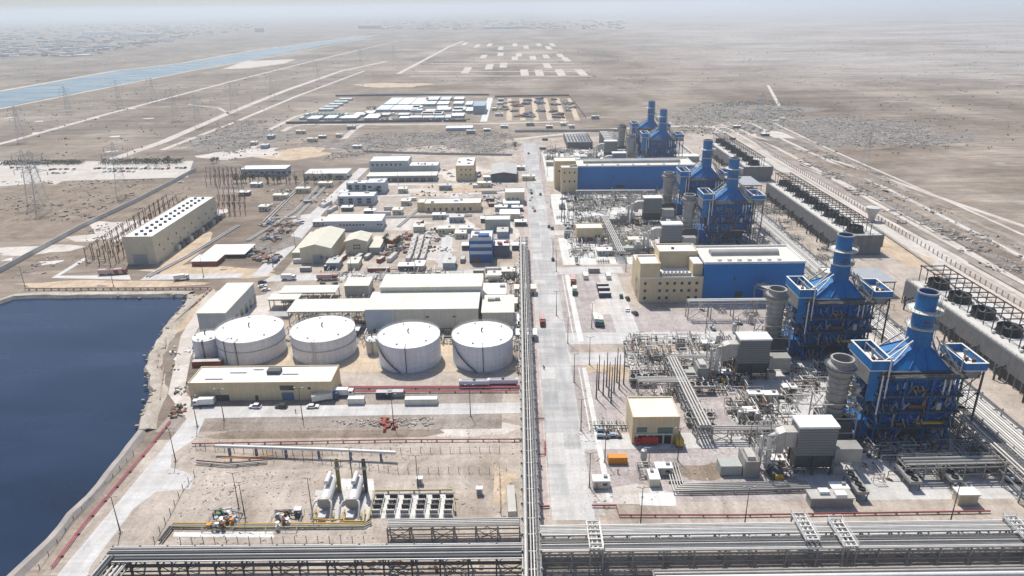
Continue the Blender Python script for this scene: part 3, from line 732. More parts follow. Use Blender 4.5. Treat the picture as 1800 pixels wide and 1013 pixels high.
def make_filter():
    o = thing('air_filter_house', 'x', 'filter house')
    MB().box(-6, 6, 0, 6.4, 7.6, 17.6).build('louvre_wall', LOUV, o)
    MB().box(-6.25, 6.25, -.35, 6.7, 17.6, 18.3).build('roof', WHITE, o)
    for i in range(2): MB().box(-5.6 + i * 5.7, -.1 + i * 5.7, .8, 5.6, 2.6, 7.6).build('plenum', DGREY, o)
    m = MB()
    for x in (-5.7, 0, 5.7):
        for y in (.4, 6): m.box(x - .22, x + .22, y - .22, y + .22, 0, 7.6)
    for z in (2.4, 7.2): m.beam((-5.7, .4, z), (5.7, .4, z), .3); m.beam((-5.7, 6, z), (5.7, 6, z), .3)
    m.beam((-5.7, .35, 0), (0, .35, 7), .2); m.beam((5.7, .35, 0), (0, .35, 7), .2); m.build('support_frame', DGREY, o)
    d = MB(); d.box(-9.5, -6, 1.2, 5.2, 10, 15.5); d.hull([(-12, 1.5, 8), (-9.5, 1.5, 8), (-9.5, 5, 8), (-12, 5, 8)], [(-12, 1.5, 14.5), (-9.5, 1.5, 15.5), (-9.5, 5, 15.5), (-12, 5, 14.5)]); d.build('inlet_duct', PIPE, o)
    d = MB(); d.tube([(-13.5, 3, 1), (-13.5, 3, 13), (-11, 3, 14.2), (-6, 3, 14.2)], .9, 10).tube([(-15.5, 4.5, 1), (-15.5, 4.5, 12)], .7, 10); d.build('bleed_pipe', WPIPE, o, True)
    t = MB()
    for x in (-17, -12.5):
        for y in (0, 6): t.beam((x, y, 0), (x, y, 15), .25)
    for z in (5, 10, 15): t.beam((-17, 0, z), (-12.5, 0, z), .2); t.beam((-17, 6, z), (-12.5, 6, z), .2); t.beam((-17, 0, z), (-17, 6, z), .2); t.beam((-17, 0, z - 5), (-12.5, 0, z), .16); t.rail(-17, -12.5, 0, 6, z, w=.09)
    t.build('access_tower', STEEL, o)
    MB().box(-13.5, -10, -2.5, 6, .1, 2.8).build('lube_oil_skid', DGREY, o); MB().cbox((-11.5, -2.9, 1), 2.4, .7, 1.6).build('control_panel', YEL, o)
    MB().box(-22, -17.5, -1, 6, 0, 6.2).build('generator_casing', STEEL, o); MB().box(-29, -22.2, .4, 5.2, 0, 3.6).build('exciter_casing', GREYS, o); MB().box(-21, -18.5, 0, 5, 6.2, 7.4).build('cooler_box', PIPE, o); MB().rail(-22, -17.5, -1, 6, 6.2, w=.09).build('handrail', STEEL, o)
    MB().cbox((8.2, 1.5, 0), 2.8, 2.8, 3.2).build('cooling_drum', PIPE, o)
    t = MB().box(6.5, 15, .6, 5.6, 4.5, 9.5); t.build('turbine_enclosure', STEEL, o)
    return o
TR = [(214.6, 'nearest to the pipe racks at lower right'), (276.5, 'second from the camera, before the nearer hall'), (433, 'third from the camera, behind the nearer hall'),
      (496, 'fourth from the camera, by the farther hall'), (654, 'fifth from the camera, behind both halls'), (713, 'last of the row, farthest from the camera')]
b0, s0, f0 = make_boiler(), make_bypass(), make_filter()
for i, (y, ph) in enumerate(TR):
    bx = 131.3; g1, g2, g3 = 'heat recovery boilers in a row', 'bypass stacks in front of the boilers', 'air filter houses of the gas turbines'
    lb = ['blue boiler block with tall blue stack, ' + ph, 'round grey bypass stack, ' + ph, 'white roofed louvred air filter house, ' + ph]
    loc = [(bx, y, 0), (107 if i < 4 else 105, y - 5.5, 0), (93 if i < 4 else 92, y - 26.5, 0)]
    for r_, l_, p_, gg in ((b0, lb[0], loc[0], g1), (s0, lb[1], loc[1], g2), (f0, lb[2], loc[2], g3)):
        if i == 0: r_.location = p_; r_['label'] = l_; r_['group'] = gg
        else: dup(r_, p_, None, l_, gg)
    land(bx, y, 'the ' + ORD[i] + ' blue boiler'); land(93, y - 25, 'the ' + ORD[i] + ' filter house')
# ------------------------------------------------------------------ storage tanks
def tank(label, pl, pr, yb, yrim, ladders=(), dome=.9, wall=TWHITE, name='storage_tank', band=False, stair=False, group=None):
    pc = (pl + pr) / 2; f = G(pc, yb); h = HT(pc, f.y, yrim); r = 8
    for _ in range(6):
        yy = f.y + r; ym = (yb + yrim) / 2 - 14; r = (XA(pr, ym, yy) - XA(pl, ym, yy)) / 2
    cx = (XA(pr, ym, f.y + r) + XA(pl, ym, f.y + r)) / 2
    o = thing(name, label, 'tank', (cx, f.y + r, 0), 0, group); n = 56
    MB().lathe([(r, 0), (r, h)], (0, 0, 0), n).build('shell', wall, o, True)
    MB().lathe([(r + .12, h - .25), (r + .12, h + .05), (r * .6, h + dome * .7), (.4, h + dome)], (0, 0, 0), n, cap1=True).build('roof', WROOF, o, True)
    MB().lathe([(r + .02, h * .55), (r + .25, h * .55), (r + .25, h * .55 + .3), (r + .02, h * .55 + .3)], (0, 0, 0), n).build('wind_girder', CONC, o) if band else None
    m = MB()
    for k in range(n // 2):
        t, t1 = k * 4 * math.pi / n, (k + 1) * 4 * math.pi / n
        for hh in (.5, 1.0): m.beam((r * math.cos(t), r * math.sin(t), h + hh), (r * math.cos(t1), r * math.sin(t1), h + hh), .06)
        m.beam((r * math.cos(t), r * math.sin(t), h), (r * math.cos(t), r * math.sin(t), h + 1.0), .06)
    m.build('handrail', WPIPE, o)
    MB().tube([(-.3, .3, h + .5), (-.3, .3, h + 2.2)], .28, 8).tube([(-.3, .3, h + 2.2), (.2, .1, h + 2.7)], .3, 8).build('vent', DGREY, o)
    MB().lathe([(r + .5, 0), (r + .9, .02), (r + .9, .2), (r, .25)], (0, 0, 0), n).build('foundation', CONC, o)
    for a in ladders:
        t = R(a); c, s_ = math.cos(t), math.sin(t); m = MB()
        m.tube([((r + .28) * c, (r + .28) * s_, .3), ((r + .28) * c, (r + .28) * s_, h + .2), ((r - 3) * c, (r - 3) * s_, h + dome * .5)], .16, 6)
        m.build('downpipe', DGREY if a % 2 else WPIPE, o)
    if stair:
        m = MB(); k = 26
        for i in range(k):
            t, t1 = R(200 + 62 * i / k), R(200 + 62 * (i + 1) / k); z, z1 = h * (1 - i / k), h * (1 - (i + 1) / k)
            p, q = ((r + .55) * math.cos(t), (r + .55) * math.sin(t)), ((r + .55) * math.cos(t1), (r + .55) * math.sin(t1))
            m.beam((*p, z), (*q, z1), .8, .14); m.beam((p[0] * 1.03, p[1] * 1.03, z + 1), (q[0] * 1.03, q[1] * 1.03, z1 + 1), .09)
        m.build('spiral_stair', DCONC, o)
    for k in range(5):
        t = R(40 + k * 70); MB().cbox((r * .8 * math.cos(t), r * .8 * math.sin(t), h + .15), .7, .7, .6).build('roof_hatch', STEEL, o)
    return o, r, h
gt = 'large white storage tanks in a row'
for lab, a in (('large white tank with a mid-height ring, leftmost of the four', dict(pl=387, pr=501, yb=643, yrim=603, ladders=(243, 262, 265), band=True)),
               ('large white tank with a mid-height ring, second from left of the four', dict(pl=516, pr=626, yb=642, yrim=602, ladders=(264, 268), band=True)),
               ('large white tank with spiral stair, third from left of the four', dict(pl=667, pr=775, yb=657, yrim=613, ladders=(271,), stair=True)),
               ('large white tank with spiral stair, rightmost of the four', dict(pl=796, pr=902, yb=655, yrim=611, ladders=(273,), stair=True))):
    o, r_, h_ = tank(lab, group=gt, **a); land(o.location.x, o.location.y, 'the ' + lab.split(', ')[1].split(' of')[0] + ' large white tank')
tank('small white tank standing left of the four large tanks above a red container', 341, 386, 632, 601, ladders=(262, 275, 279), name='small_tank')
tank('small pale tank standing between the two pairs of large white tanks', 643, 667, 624, 601, ladders=(262, 275), name='small_tank', wall=CREAMW)

# ------------------------------------------------------------------ cooling towers
def cooling_tower(label, y0, y1, nf, gantry=True):
    o = thing('cooling_tower', label, 'cooling tower', (191.4, y0, 0)); L_ = y1 - y0; w = 25
    MB().box(1, w - 1, .5, L_ - .5, 0, 11.6).build('fill', DGREY, o)
    MB().box(0, .9, 0, L_, 4.6, 12).build('side_wall', DCONC, o); MB().box(w - .9, w, 0, L_, 4.6, 12).build('side_wall', DCONC, o)
    MB().box(.9, w - .9, -.1, .45, 0, 11.8).build('end_wall', DCONC, o); MB().box(.9, w - .9, L_ - .45, L_ + .1, 0, 11.8).build('end_wall', DCONC, o)
    MB().box(.95, w - .95, .46, L_ - .46, 11.6, 12.05).build('deck', PCONC, o)
    c = MB()
    for k in range(int(L_ / 4) + 1):
        y = .3 + (L_ - .6) * k / int(L_ / 4); c.box(-.1, .3, y - .2, y + .2, 0, 4.6)
    c.build('air_inlet_frame', DCONC, o)
    MB().rail(.3, w - .3, .4, L_ - .4, 12.05, w=.12, step=3).build('handrail', STEEL, o)
    sh = fan = pst = None; sp = L_ / nf
    for k in range(nf):
        y = sp * (k + .5)
        if sh is None:
            sh = MB().lathe([(5.0, 0), (4.6, .8), (4.4, 2.0), (4.55, 3.3), (4.7, 3.3), (4.55, 2.0), (4.85, .8), (5.3, 0)], (0, 0, 0), 32).build('fan_shroud', BLACKISH, o, True)
            f = MB()
            for b in range(8):
                t = b * math.pi / 4; f.beam((.5 * math.cos(t), .5 * math.sin(t), 1.5), (4.2 * math.cos(t), 4.2 * math.sin(t), 1.7), .7, .1)
            f.lathe([(.02, 1.9), (.7, 1.9), (.7, 1.2)], (0, 0, 0), 12); fan = f.build('fan', DGREY, sh)
            q, g2 = sh, fan
        else:
            q = sh.copy(); COL.objects.link(q); q.parent = o; g2 = fan.copy(); COL.objects.link(g2); g2.parent = q
        q.location = (w / 2 - 1.5, y, 12.05)
        MB().box(w / 2 - 8.5, w / 2 - 7.2, y - .5, y + .5, 12.05, 13.2).build('fan_motor', WPIPE, o)
        MB().box(5, 6, y - 5, y - 4, 12.05, 12.9).build('hatch', STEEL, o) if k % 2 else None
        r = MB(); r.tube([(-.9, y, 0), (-.9, y, 5.4), (-.2, y, 6.6), (.8, y, 6.6)], .55, 8); r.tube([(-3.2, y, 0), (-3.2, y, 5.0), (-2.4, y, 5.9), (-1.4, y, 5.9), (-.9, y, 5.2)], .4, 8); r.build('riser_pipe', DGREY, o, True)
    if gantry:
        post = None; n = nf * 3
        for k in range(n + 1):
            y = 1 + (L_ - 2) * k / n
            for x in (w / 2 - 6.6, w / 2 + 4.4):
                if post is None: post = MB().box(-.16, .16, -.16, .16, 12.05, 19.5).build('gantry_post', DGREY, o); q = post
                else: q = post.copy(); COL.objects.link(q)
                q.location = (x, y, 0)
            MB().beam((w / 2 - 7.4, y, 19.7), (w / 2 + 5.4, y, 19.7), .34, .45).build('gantry_beam', RUST if k % 3 else DGREY, o)
        for x in (w / 2 - 6.6, w / 2 + 4.4): MB().beam((x, .5, 19.95), (x, L_ - .5, 19.95), .4, .5).build('gantry_rail', DGREY if x < w / 2 else RUST, o)
    land(203, (y0 + y1) / 2, label.split(' with')[0].replace('long', 'the', 1)); return o
cooling_tower('long nearest cooling tower with dark fan cowls and rusty gantry at right edge', 205, 327, 7)
cooling_tower('long middle cooling tower with a row of dark fan cowls under a gantry', 400, 534, 8)
cooling_tower('long farthest cooling tower with dark fan cowls beyond the grey shed', 592, 715, 7)

# ------------------------------------------------------------------ pipe racks
def rack(name, label, p, q, wd, levels, bay=7, hcol=7, brace=True, trays=(), cols=STEEL, cat='pipe rack', mats=None, hand=False):
    """a rack from p to q (centre line), wd wide; levels = [(z, [(offset, radius, material)...])]"""
    p, q = Vector((p[0], p[1], 0)), Vector((q[0], q[1], 0)); L_ = (q - p).length; rz = math.atan2((q - p).y, (q - p).x)
    o = thing(name, label, cat, p, rz); hw = wd / 2
    n = max(1, round(L_ / bay)); bent = None
    for i in range(n + 1):
        if bent is None:
            m = MB()
            for y in (-hw, hw): m.box(-.2, .2, y - .2, y + .2, 0, hcol)
            for z, _ in levels: m.beam((0, -hw - .4, z - .25), (0, hw + .4, z - .25), .3, .4)
            bent = m.build('bent', cols, o); b = bent
        else: b = bent.copy(); COL.objects.link(b)
        b.location = (L_ * i / n, 0, 0)
    zt = max(z for z, _ in levels)
    for y in (-hw, hw):
        for z, _ in levels: MB().beam((0, y, z - .6), (L_, y, z - .6), .22, .35).build('longitudinal_beam', cols, o)
    if brace:
        br = None; k = 0
        for i in range(n):
            if i % 2: continue
            a = L_ / n
            for y in (-hw, hw):
                if br is None: br = b = MB().beam((0, 0, .3), (a, 0, zt - .7), .16).beam((a, 0, .3), (0, 0, zt - .7), .16).build('brace', cols, o)
                else: b = br.copy(); COL.objects.link(b)
                b.location = (a * i, y, 0)
    for z, pipes in levels:
        for (y, r, mt) in pipes: MB().tube([(0, y, z + r), (L_, y, z + r)], r, 10 if r > .2 else 6).build('pipe', mt, o, True)
    for (y, w, z, mt) in trays:
        m = MB(); m.box(0, L_, y - w / 2, y - w / 2 + .12, z, z + .35); m.box(0, L_, y + w / 2 - .12, y + w / 2, z, z + .35)
        for i in range(int(L_ / 1.6)): m.box(i * 1.6, i * 1.6 + .35, y - w / 2 + .12, y + w / 2 - .12, z + .05, z + .2)
        t = m.build('cable_tray', mt, o)
        MB().box(0, L_, y - w * .26, y + w * .22, z + .2, z + .3).build('cables', DGREY, t)
    if hand: MB().rail(0, L_, -hw, hw, zt + .2, w=.1, step=3, sides='fb').build('handrail', STEEL, o)
    return o
P_, WP, ST_ = PIPE, WPIPE, STEEL
# long rack beside the main road
rack('pipe_rack', 'long narrow pipe rack running beside the main road up to the blue clad tower', (3.0, 128), (4.2, 418), 4.8,
     [(5.2, [(-1.6, .2, ST_), (.2, .2, DGREY), (1.6, .2, ST_)]), (7.6, [(1.5, .55, P_), (.2, .2, P_), (-.6, .16, WP)])], 6.5, 8, cols=STEEL, trays=((-1.7, 1.0, 7.9, STEEL), (2.3, .5, 6.4, STEEL)))
land(4, 200, 'the long roadside pipe rack')
# lower left rack
rack('pipe_rack', 'dark lower left pipe rack carrying several grey pipe rows across open dirt', (-109, 148.2), (1.2, 148.2), 6,
     [(4.4, [(-2.2, .3, DGREY), (0, .3, ST_), (2, .4, DGREY)]), (6.6, [(1.9, .38, ST_), (1.0, .34, ST_), (.2, .34, DGREY), (-.6, .3, ST_), (-2.7, .2, WP), (2.9, .16, WP)])], 7.3, 7, cols=DGREY, trays=((-1.6, 1.1, 6.8, DGREY),))
rack('pipe_rack', 'short slanting pipe rack turning toward the pond at the lower left corner', (-107.6, 120), (-105.5, 147), 6,
     [(5.4, [(-2.2, .4, ST_), (-1, .4, P_), (.4, .4, P_), (1.8, .4, P_)]), (6.8, [(2.4, .45, ST_), (1.2, .45, DGREY)])], 7, 7)
# lower right wide rack: three bands
rack('pipe_rack', 'wide lower right pipe rack topped by a broad row of parallel silver pipes', (5.5, 155), (215, 156), 4.8,
     [(4.2, [(-1.5, .25, ST_), (0, .3, ST_), (1.5, .25, ST_)]), (6.8, [(2.4 - i * .62, .27, P_ if i % 3 else WP) for i in range(7)])], 8, 7)
rack('pipe_rack', 'dark lower right pipe rack with two open cable trays between pipe rows', (5.5, 149.9), (215, 150.8), 4.6,
     [(4, [(-1.4, .3, ST_), (1.3, .3, ST_)]), (6.6, [(-2.2, .3, P_), (-1.5, .22, WP), (0.55, .16, WP)])], 8, 7, trays=((1.5, 1.3, 6.9, STEEL), (-.5, 1.2, 6.8, STEEL)), cols=STEEL)
rack('pipe_rack', 'bottom edge pipe rack with one fat white pipe at the foot of the photo', (34, 140.3), (230, 141.5), 3.6, [(5.4, [(-1.4, .7, WP), (.6, .35, P_), (1.6, .3, ST_)])], 8, 5.4, brace=False)
rack('pipe_rack', 'low rack carrying pipes from the metering skids to the roadside pipe rack', (-37, 161.3), (0, 161.5), 3.4, [(3.2, [(1, .2, P_)]), (4.9, [(1.4, .32, ST_), (.7, .28, P_), (-.0, .28, P_), (-.7, .28, ST_)])], 6, 5.2, trays=((-1.4, .5, 5.1, STEEL),))
# racks right of the boilers
rack('pipe_rack', 'long rack with many parallel silver pipes between the boilers and cooling towers', (167, 150), (167, 770), 14,
     [(3.2, [(6 - i * 1.15, .4, P_ if i % 3 else WP) for i in range(8)])], 12, 3.4, brace=False, trays=((-5, 1.4, 3.4, STEEL),))
rack('pipe_rack', 'tall open steel rack beside the nearest boiler heading to the lower right corner', (152.5, 150), (152.5, 262), 7, [(5, [(-2, .35, P_), (1.5, .3, P_)]), (8.5, [(2.6, .3, P_), (1.4, .4, P_), (-2.4, .3, P_)])], 8, 9, trays=((-.4, 1.6, 8.7, STEEL),))
rack('pipe_rack', 'tall open steel rack at the right side of the third and fourth boilers', (153, 330), (153, 530), 7, [(5, [(-2, .35, P_), (1.5, .3, P_)]), (8.5, [(2.6, .3, P_), (1.4, .4, P_), (-2.4, .3, P_)])], 9, 9, trays=((-.4, 1.6, 8.7, STEEL),))
# unit racks
rack('pipe_rack', 'silver pipe rack from the near pump house back to the cross road', (63.5, 207), (62.5, 258), 5, [(4, [(-1, .3, ST_), (1, .3, P_)]), (6.4, [(-1.7, .38, P_), (-.6, .38, P_), (.5, .38, P_), (1.6, .38, P_)])], 6, 6.6)
rack('pipe_rack', 'pipe rack running right from the near pump house toward the filter house', (66, 208.5), (92, 208.5), 4, [(4.6, [(-1.2, .32, P_), (-.2, .32, P_), (.9, .35, P_)])], 6, 4.8, brace=True)
rack('pipe_rack', 'pipe rack running right along the cross road behind the gravel patch', (62, 261), (104, 261), 3.6, [(5, [(-1, .32, P_), (.2, .35, P_), (1.2, .25, ST_)])], 6, 5.2)
rack('pipe_rack', 'short pipe rack crossing over the grey chiller beside the bare poles', (46, 240), (64, 239), 5, [(6.4, [(-1.8, .35, P_), (-.7, .35, P_), (.4, .35, P_), (1.5, .35, P_)])], 6, 6.6)
rack('pipe_rack', 'raised white pipe rack standing before the nearer beige control building', (81, 311), (124, 311), 4.4, [(9, [(-1, .35, WP), (.5, .4, WP), (1.5, .25, P_)])], 11, 9.2, brace=True)
rack('pipe_rack', 'short silver pipe bundle sloping from the nearer blue hall to its rack', (127, 318), (121, 330), 6, [(9.4, [(-2, .5, P_), (-.7, .5, P_), (.6, .5, P_), (1.9, .5, P_)])], 6, 9.6)
rack('pipe_rack', 'silver pipe rack from the small beige pump house back along the second unit', (61, 392), (60, 468), 5, [(6, [(-1.7, .38, P_), (-.6, .38, P_), (.5, .38, P_), (1.6, .38, P_)])], 7, 6.4)
rack('pipe_rack', 'long raised pipe rack in front of the farther blue hall', (46, 532), (106, 530), 4.4, [(8, [(-1, .4, P_), (.5, .4, WP), (1.5, .25, P_)])], 10, 8.2)
rack('pipe_rack', 'silver pipe rack running back toward the far dark cooler frames', (53, 610), (50, 690), 5, [(6, [(-1.7, .4, P_), (-.6, .4, P_), (.5, .4, P_), (1.6, .4, P_)])], 8, 6.4)
rack('pipe_rack', 'pipe rack between the near filter house and the tall rack by the boiler', (120, 187), (151, 187.5), 5, [(3.2, [(0, .25, P_)]), (5.6, [(-1.7, .3, P_), (-.6, .5, ST_), (.9, .6, ST_)])], 6, 5.8, hand=True)
def lowpipes(label, pts, n, r, sp, z, mat=PIPE, name='pipe_run', sup=CONC, step=6):
    o = thing(name, label, 'pipe', pts[0]); base = Vector(pts[0]); P3 = [Vector(p) for p in pts]
    for k in range(n):
        q = []
        for i, p in enumerate(P3):
            d0 = (P3[i] - P3[i - 1]).normalized() if i else (P3[1] - P3[0]).normalized(); d1 = (P3[i + 1] - P3[i]).normalized() if i < len(P3) - 1 else d0
            n0 = Vector((-d0.y, d0.x, 0)); n1 = Vector((-d1.y, d1.x, 0)); nn = (n0 + n1); nn = nn / max(.5, nn.dot(n1)) if nn.length > .1 else n0
            q.append(p - base + nn * ((k - (n - 1) / 2) * sp) + Vector((0, 0, z + r)))
        MB().tube(q, r, 8).build('pipe', mat if not isinstance(mat, list) else mat[k % len(mat)], o, True)
    base_s = None
    for a, b in zip(P3[:-1], P3[1:]):
        L_ = (b - a).length; m = int(L_ / step)
        for i in range(m):
            p = a + (b - a) * ((i + .5) / m) - base; ang = math.atan2((b - a).y, (b - a).x)
            if base_s is None: s_ = base_s = MB().box(-.2, .2, -n * sp / 2 - .2, n * sp / 2 + .2, 0, z + .02).build('support', sup, o)
            else: s_ = base_s.copy(); COL.objects.link(s_)
            s_.location = p; s_.rotation_euler = (0, 0, ang)
    return o
def gp(*pp): return [tuple(G(*p)) for p in pp]
lowpipes('bundle of grey pipes bending round the gravel patch beside the concrete pad', gp((1178, 812), (1192, 863), (1308, 861), (1420, 858)), 5, .32, .85, 1.0, ST_)
lowpipes('grey pipe bundle at the foot of the second unit gravel', gp((1120, 445), (1050, 449)), 4, .3, .8, .8, ST_)
lowpipes('twin red pipes along the shore of the dark pond', gp((92, 1000), (150, 922), (215, 845), (262, 790), (300, 742)), 2, .16, .5, .5, M('faded_red_pipe', (.42, .09, .12), .5), 'red_pipe', RUST)
lowpipes('single pale pipe zigzagging along the pond shore beside the sandy track', gp((282, 705), (288, 650), (277, 648), (278, 618), (291, 614), (293, 585)), 1, .22, .5, .7, M('pale_rust_pipe', (.42, .30, .24), .6))
lowpipes('rusty pipe on low supports along the far pond bank', gp((45, 511), (372, 509)), 1, .3, .5, 1.0, M('pale_rust_pipe', (.42, .30, .24), .6), step=4)
lowpipes('rusty pipe sloping from the grey workshop down to the pond shore', gp((372, 509), (330, 548), (292, 583)), 1, .3, .5, .7, MATS['pale_rust_pipe'], step=4)
lowpipes('long red fire pipe crossing the dark dirt field', gp((338, 784), (480, 781), (700, 777), (918, 776)), 1, .22, .5, .7, RED, 'red_pipe', CONC, 5)
lowpipes('red fire pipe edging the gravel in front of the lower right racks', gp((1040, 892), (1083, 892), (1088, 909), (1300, 909), (1740, 902)), 1, .25, .5, .5, RED, 'red_pipe', CONC, 6)
for k, (py, x0, x1, n) in enumerate(((684, 588, 916, 3), (691, 600, 912, 2))):
    lowpipes('bundle of red pipes behind the parked trailers' if k == 0 else 'lower pair of red pipes in front of the red bundle', gp((x0, py), (x1, py - 1)), n, .2, .62, .6, M('faded_red_pipe', (.42, .09, .12), .5), 'red_pipe', RUST, 9)
lowpipes('orange red fire hydrant pipe loop right of the roadside rack', gp((945, 738), (957, 738)), 1, .25, .5, .4, RED, 'red_pipe')
lowpipes('short red pipe with an upright elbow beside the main road', gp((945, 802), (958, 801), (958, 778)), 1, .22, .5, .4, RED, 'red_pipe')
lowpipes('short red pipe stub beside the concrete end of the main road', gp((948, 894), (966, 893)), 1, .3, .5, .4, RED, 'red_pipe')
lowpipes('red pipe stub crossing below the roadside rack at left', gp((898, 777), (930, 775)), 1, .22, .5, .8, RED, 'red_pipe')
# low concrete pipe trenches on the left
for k, (pts, w) in enumerate((([(465, 392), (512, 345), (560, 300)], 2.2), ([(472, 385), (520, 385), (600, 300)], 1.4), ([(436, 425), (520, 372), (560, 330)], 1.6), ([(675, 383), (830, 380)], 2.5), ([(700, 400), (740, 365)], 1.6), ([(260, 488), (330, 452), (420, 398)], 2))):
    m = MB(); P3 = [G(*p) for p in pts]; b0_ = P3[0]
    for a, b in zip(P3[:-1], P3[1:]):
        a, b = a - b0_, b - b0_; d = (b - a).normalized(); nn = Vector((-d.y, d.x, 0)) * w
        for s_ in (-1, 1): m.beam(a + nn * s_ * .5 + Vector((0, 0, .5)), b + nn * s_ * .5 + Vector((0, 0, .5)), .5, 1.0)
    o = m.build('concrete_trench', PCONC); o.location = b0_; tag(o, 'x', 'trench', 'low concrete trenches'); later(o, 'low walled concrete trench')
# ------------------------------------------------------------------ workshops, stores and offices
def B(name, label, cat, px, short=None, **k):
    if short: LN[label] = short
    return block(name, label, cat, fr(*px), **k)
B('fire_pump_building', 'long beige flat roofed building between the pond and the white tanks', 'building', (337, 585, 704, 672, 643), 'long beige pond building', wall=BEIGE, roof=WROOF, vents=0,
  wins=((35, 4.4, 5.4, 2, 1, 1, 'f'), (45.6, 4.6, 1.2, 1, 1, 1, 'f')), doors=((10, 5, 2.6, DGREY), (35.4, 4.6, 3.4, M('blue_door', (.12, .19, .30), .5)), (25, 1.2, 2.2, DGREY)))  # wide dark grey panel at left stands in for shade inside an opening
f0_ = fr(337, 585, 704, 672, 643)
for k, (ax, ay, sx, sy) in enumerate(((.56, .62, 2.6, 1.6), (.16, .25, 3.4, .25), (.30, .62, 3.2, .25), (.43, .8, 2.0, .25), (.68, .5, 3.2, .22))):
    o = MB().cbox((0, 0, 0), sx * 2, sy * 2, 1.5 if k == 0 else .35).build('roof_unit', DGREY if k == 0 else CONC); o.location = (f0_[0] + f0_[2] * ax, f0_[1] + f0_[4] * ay, f0_[3] - .44)
    tag(o, ['dark roof ventilator standing on the long beige building by the pond', 'low grey roof duct nearest the left end of the long beige building', 'low grey roof duct left of the dark ventilator on the beige building', 'short grey roof duct just behind the dark ventilator on beige building', 'low grey roof duct toward the right end of the long beige building'][k], 'roof unit')
B('workshop', 'pale grey workshop with deep side openings standing above the pond corner', 'workshop', (353, 402, 587, 550, 498), 'grey workshop by the pond corner', wall=GREYW, roof=CREAM, top='flat', wins=tuple((4 + i * 6.2, .2, 3.4, 4.4, 1, 1, 'r') for i in range(6)))  # flush dark panes stand in for the shade inside the side openings
a = B('treatment_hall', 'big cream clad treatment hall with wide pale roof behind the right tanks', 'hall', (646, 841, 585, 543, 513), 'big cream treatment hall', wall=CREAMW, roof=CREAM, top='flat', doors=((15, 1.2, 2.2, DGREY), (3, 1.2, 2.2, DGREY)), wins=((27.6, 7.6, 1.5, .7, 1, 1, 'f'), (40, 7.6, 1.6, .7, 1, 1, 'f')))
for xx in (13.5, 27, 41): MB().box(xx, xx + .25, -.1, .05, 0, a['h'] - .4).build('pilaster', GREYW, a['o'])
MB().box(.02, 11.8, -.07, .05, 0, a['h'] - .4).build('wall_panel', M('pale_blue_cladding', (.45, .50, .56), .6, var=.06, wave=('X', 1.0, .07)), a['o'])
y2 = a['o'].location.y + a['d'] + .2; x2 = a['o'].location.x
hb = HT(750, y2, 504); xb0, xb1 = XA(668, 504, y2), XA(846, 504, y2)
block('treatment_hall', 'taller rear treatment hall with cream roof joined behind the big cream hall', 'treatment hall', (xb0, y2, xb1 - xb0, hb, G(757, 482, hb).y - y2), CREAMW, CREAM, 'flat')
B('treatment_annex', 'cream annex with three roof vents right of the treatment hall', 'annex', (848, 903, 580, 549, 519), wall=CREAMW, roof=CREAM, top='flat', vents=3)
B('treatment_annex', 'lower white roofed annex behind the cream annex with three vents', 'annex', (850, 889, 535, 517, 498), wall=GREYW, roof=WHITE, top='flat', vents=1)
B('chemical_store', 'small grey green cube building left of the taller treatment hall', 'building', (607, 649, 520, 502, 488), 'small grey green cube building', wall=GREYS, roof=CREAM, top='flat')
B('filter_canopy', 'wide pale roof canopy on steel posts covering vessels left of the hall', 'canopy', (510, 644, 580, 547, 526), roof=CREAM, top='canopy')
B('filter_canopy', 'narrow white canopy on posts behind the wide canopy', 'canopy', (494, 590, 529, 514, 502), roof=CREAM, top='canopy')
B('filter_canopy', 'small white canopy on posts beside the grey workshop', 'canopy', (474, 525, 543, 526, 517), roof=CREAM, top='canopy')
B('valve_chamber', 'flat grey concrete chamber left of the wide canopy', 'chamber', (470, 508, 561, 556, 548), wall=CONC, roof=CONC, top='flat', over=.1)
# gas insulated switchgear hall, turned a little from the plant axis
q0, q1 = G(225, 465), G(276, 465); hg = HT(250, q0.y, 416); b1, b2 = G(272, 416, hg), G(382, 345, hg)
ang = -math.atan2(b2.x - b1.x, b2.y - b1.y)
gh = block('switchgear_hall', 'long cream switchgear hall with two rows of dark roof vents beside the pole yard', 'switchgear hall', (q0.x, q0.y, q1.x - q0.x, hg, (b2 - b1).length), PALEB, WROOF, 'parapet', rz=ang, doors=((4, 8.5, 6.2, SHUT),))
land(q0.x + 14, q0.y + 50, 'the long switchgear hall')
for r_ in range(2):
    for i in range(14): MB().cbox((gh['w'] * (.36 + .3 * r_), gh['d'] * (.05 + .068 * i), hg - .45), 1.5, 1.5, 1.1).build('roof_vent', DGREY, gh['o'])
for r_ in range(2):
    for i in range(9): MB().box(gh['w'] - .05, gh['w'] + .1, 6 + i * 11.5 + r_ * 4, 7.3 + i * 11.5 + r_ * 4, 9.3 - r_ * 4.2, 10.5 - r_ * 4.2).build('window', GLASS, gh['o'])
for i in range(13): MB().box(gh['w'] + .2, gh['w'] + 2.6, 24 + i * 6.2, 27.5 + i * 6.2, 0, 3.4).build('transformer_bay', DGREY if i % 3 else GREYS, gh['o'])
B('storage_shelter', 'white flat roofed open shelter on dark posts right of the switchgear hall', 'shelter', (359, 430, 454, 447, 430), roof=WHITE, top='canopy', vmat=DGREY)
B('store_shed', 'low store shed with red walls beneath a white flat roof', 'shed', (338, 382, 468, 459, 448), wall=REDB, roof=WHITE, top='flat')
B('warehouse', 'large grey green gabled warehouse with grey front door', 'warehouse', (530, 584, 463, 430, 398), 'large gabled warehouse', wall=PALEB, roof=ROOFY, top='gable', rise=2.4, doors=((7.2, 6, 5.4, SHUT),))
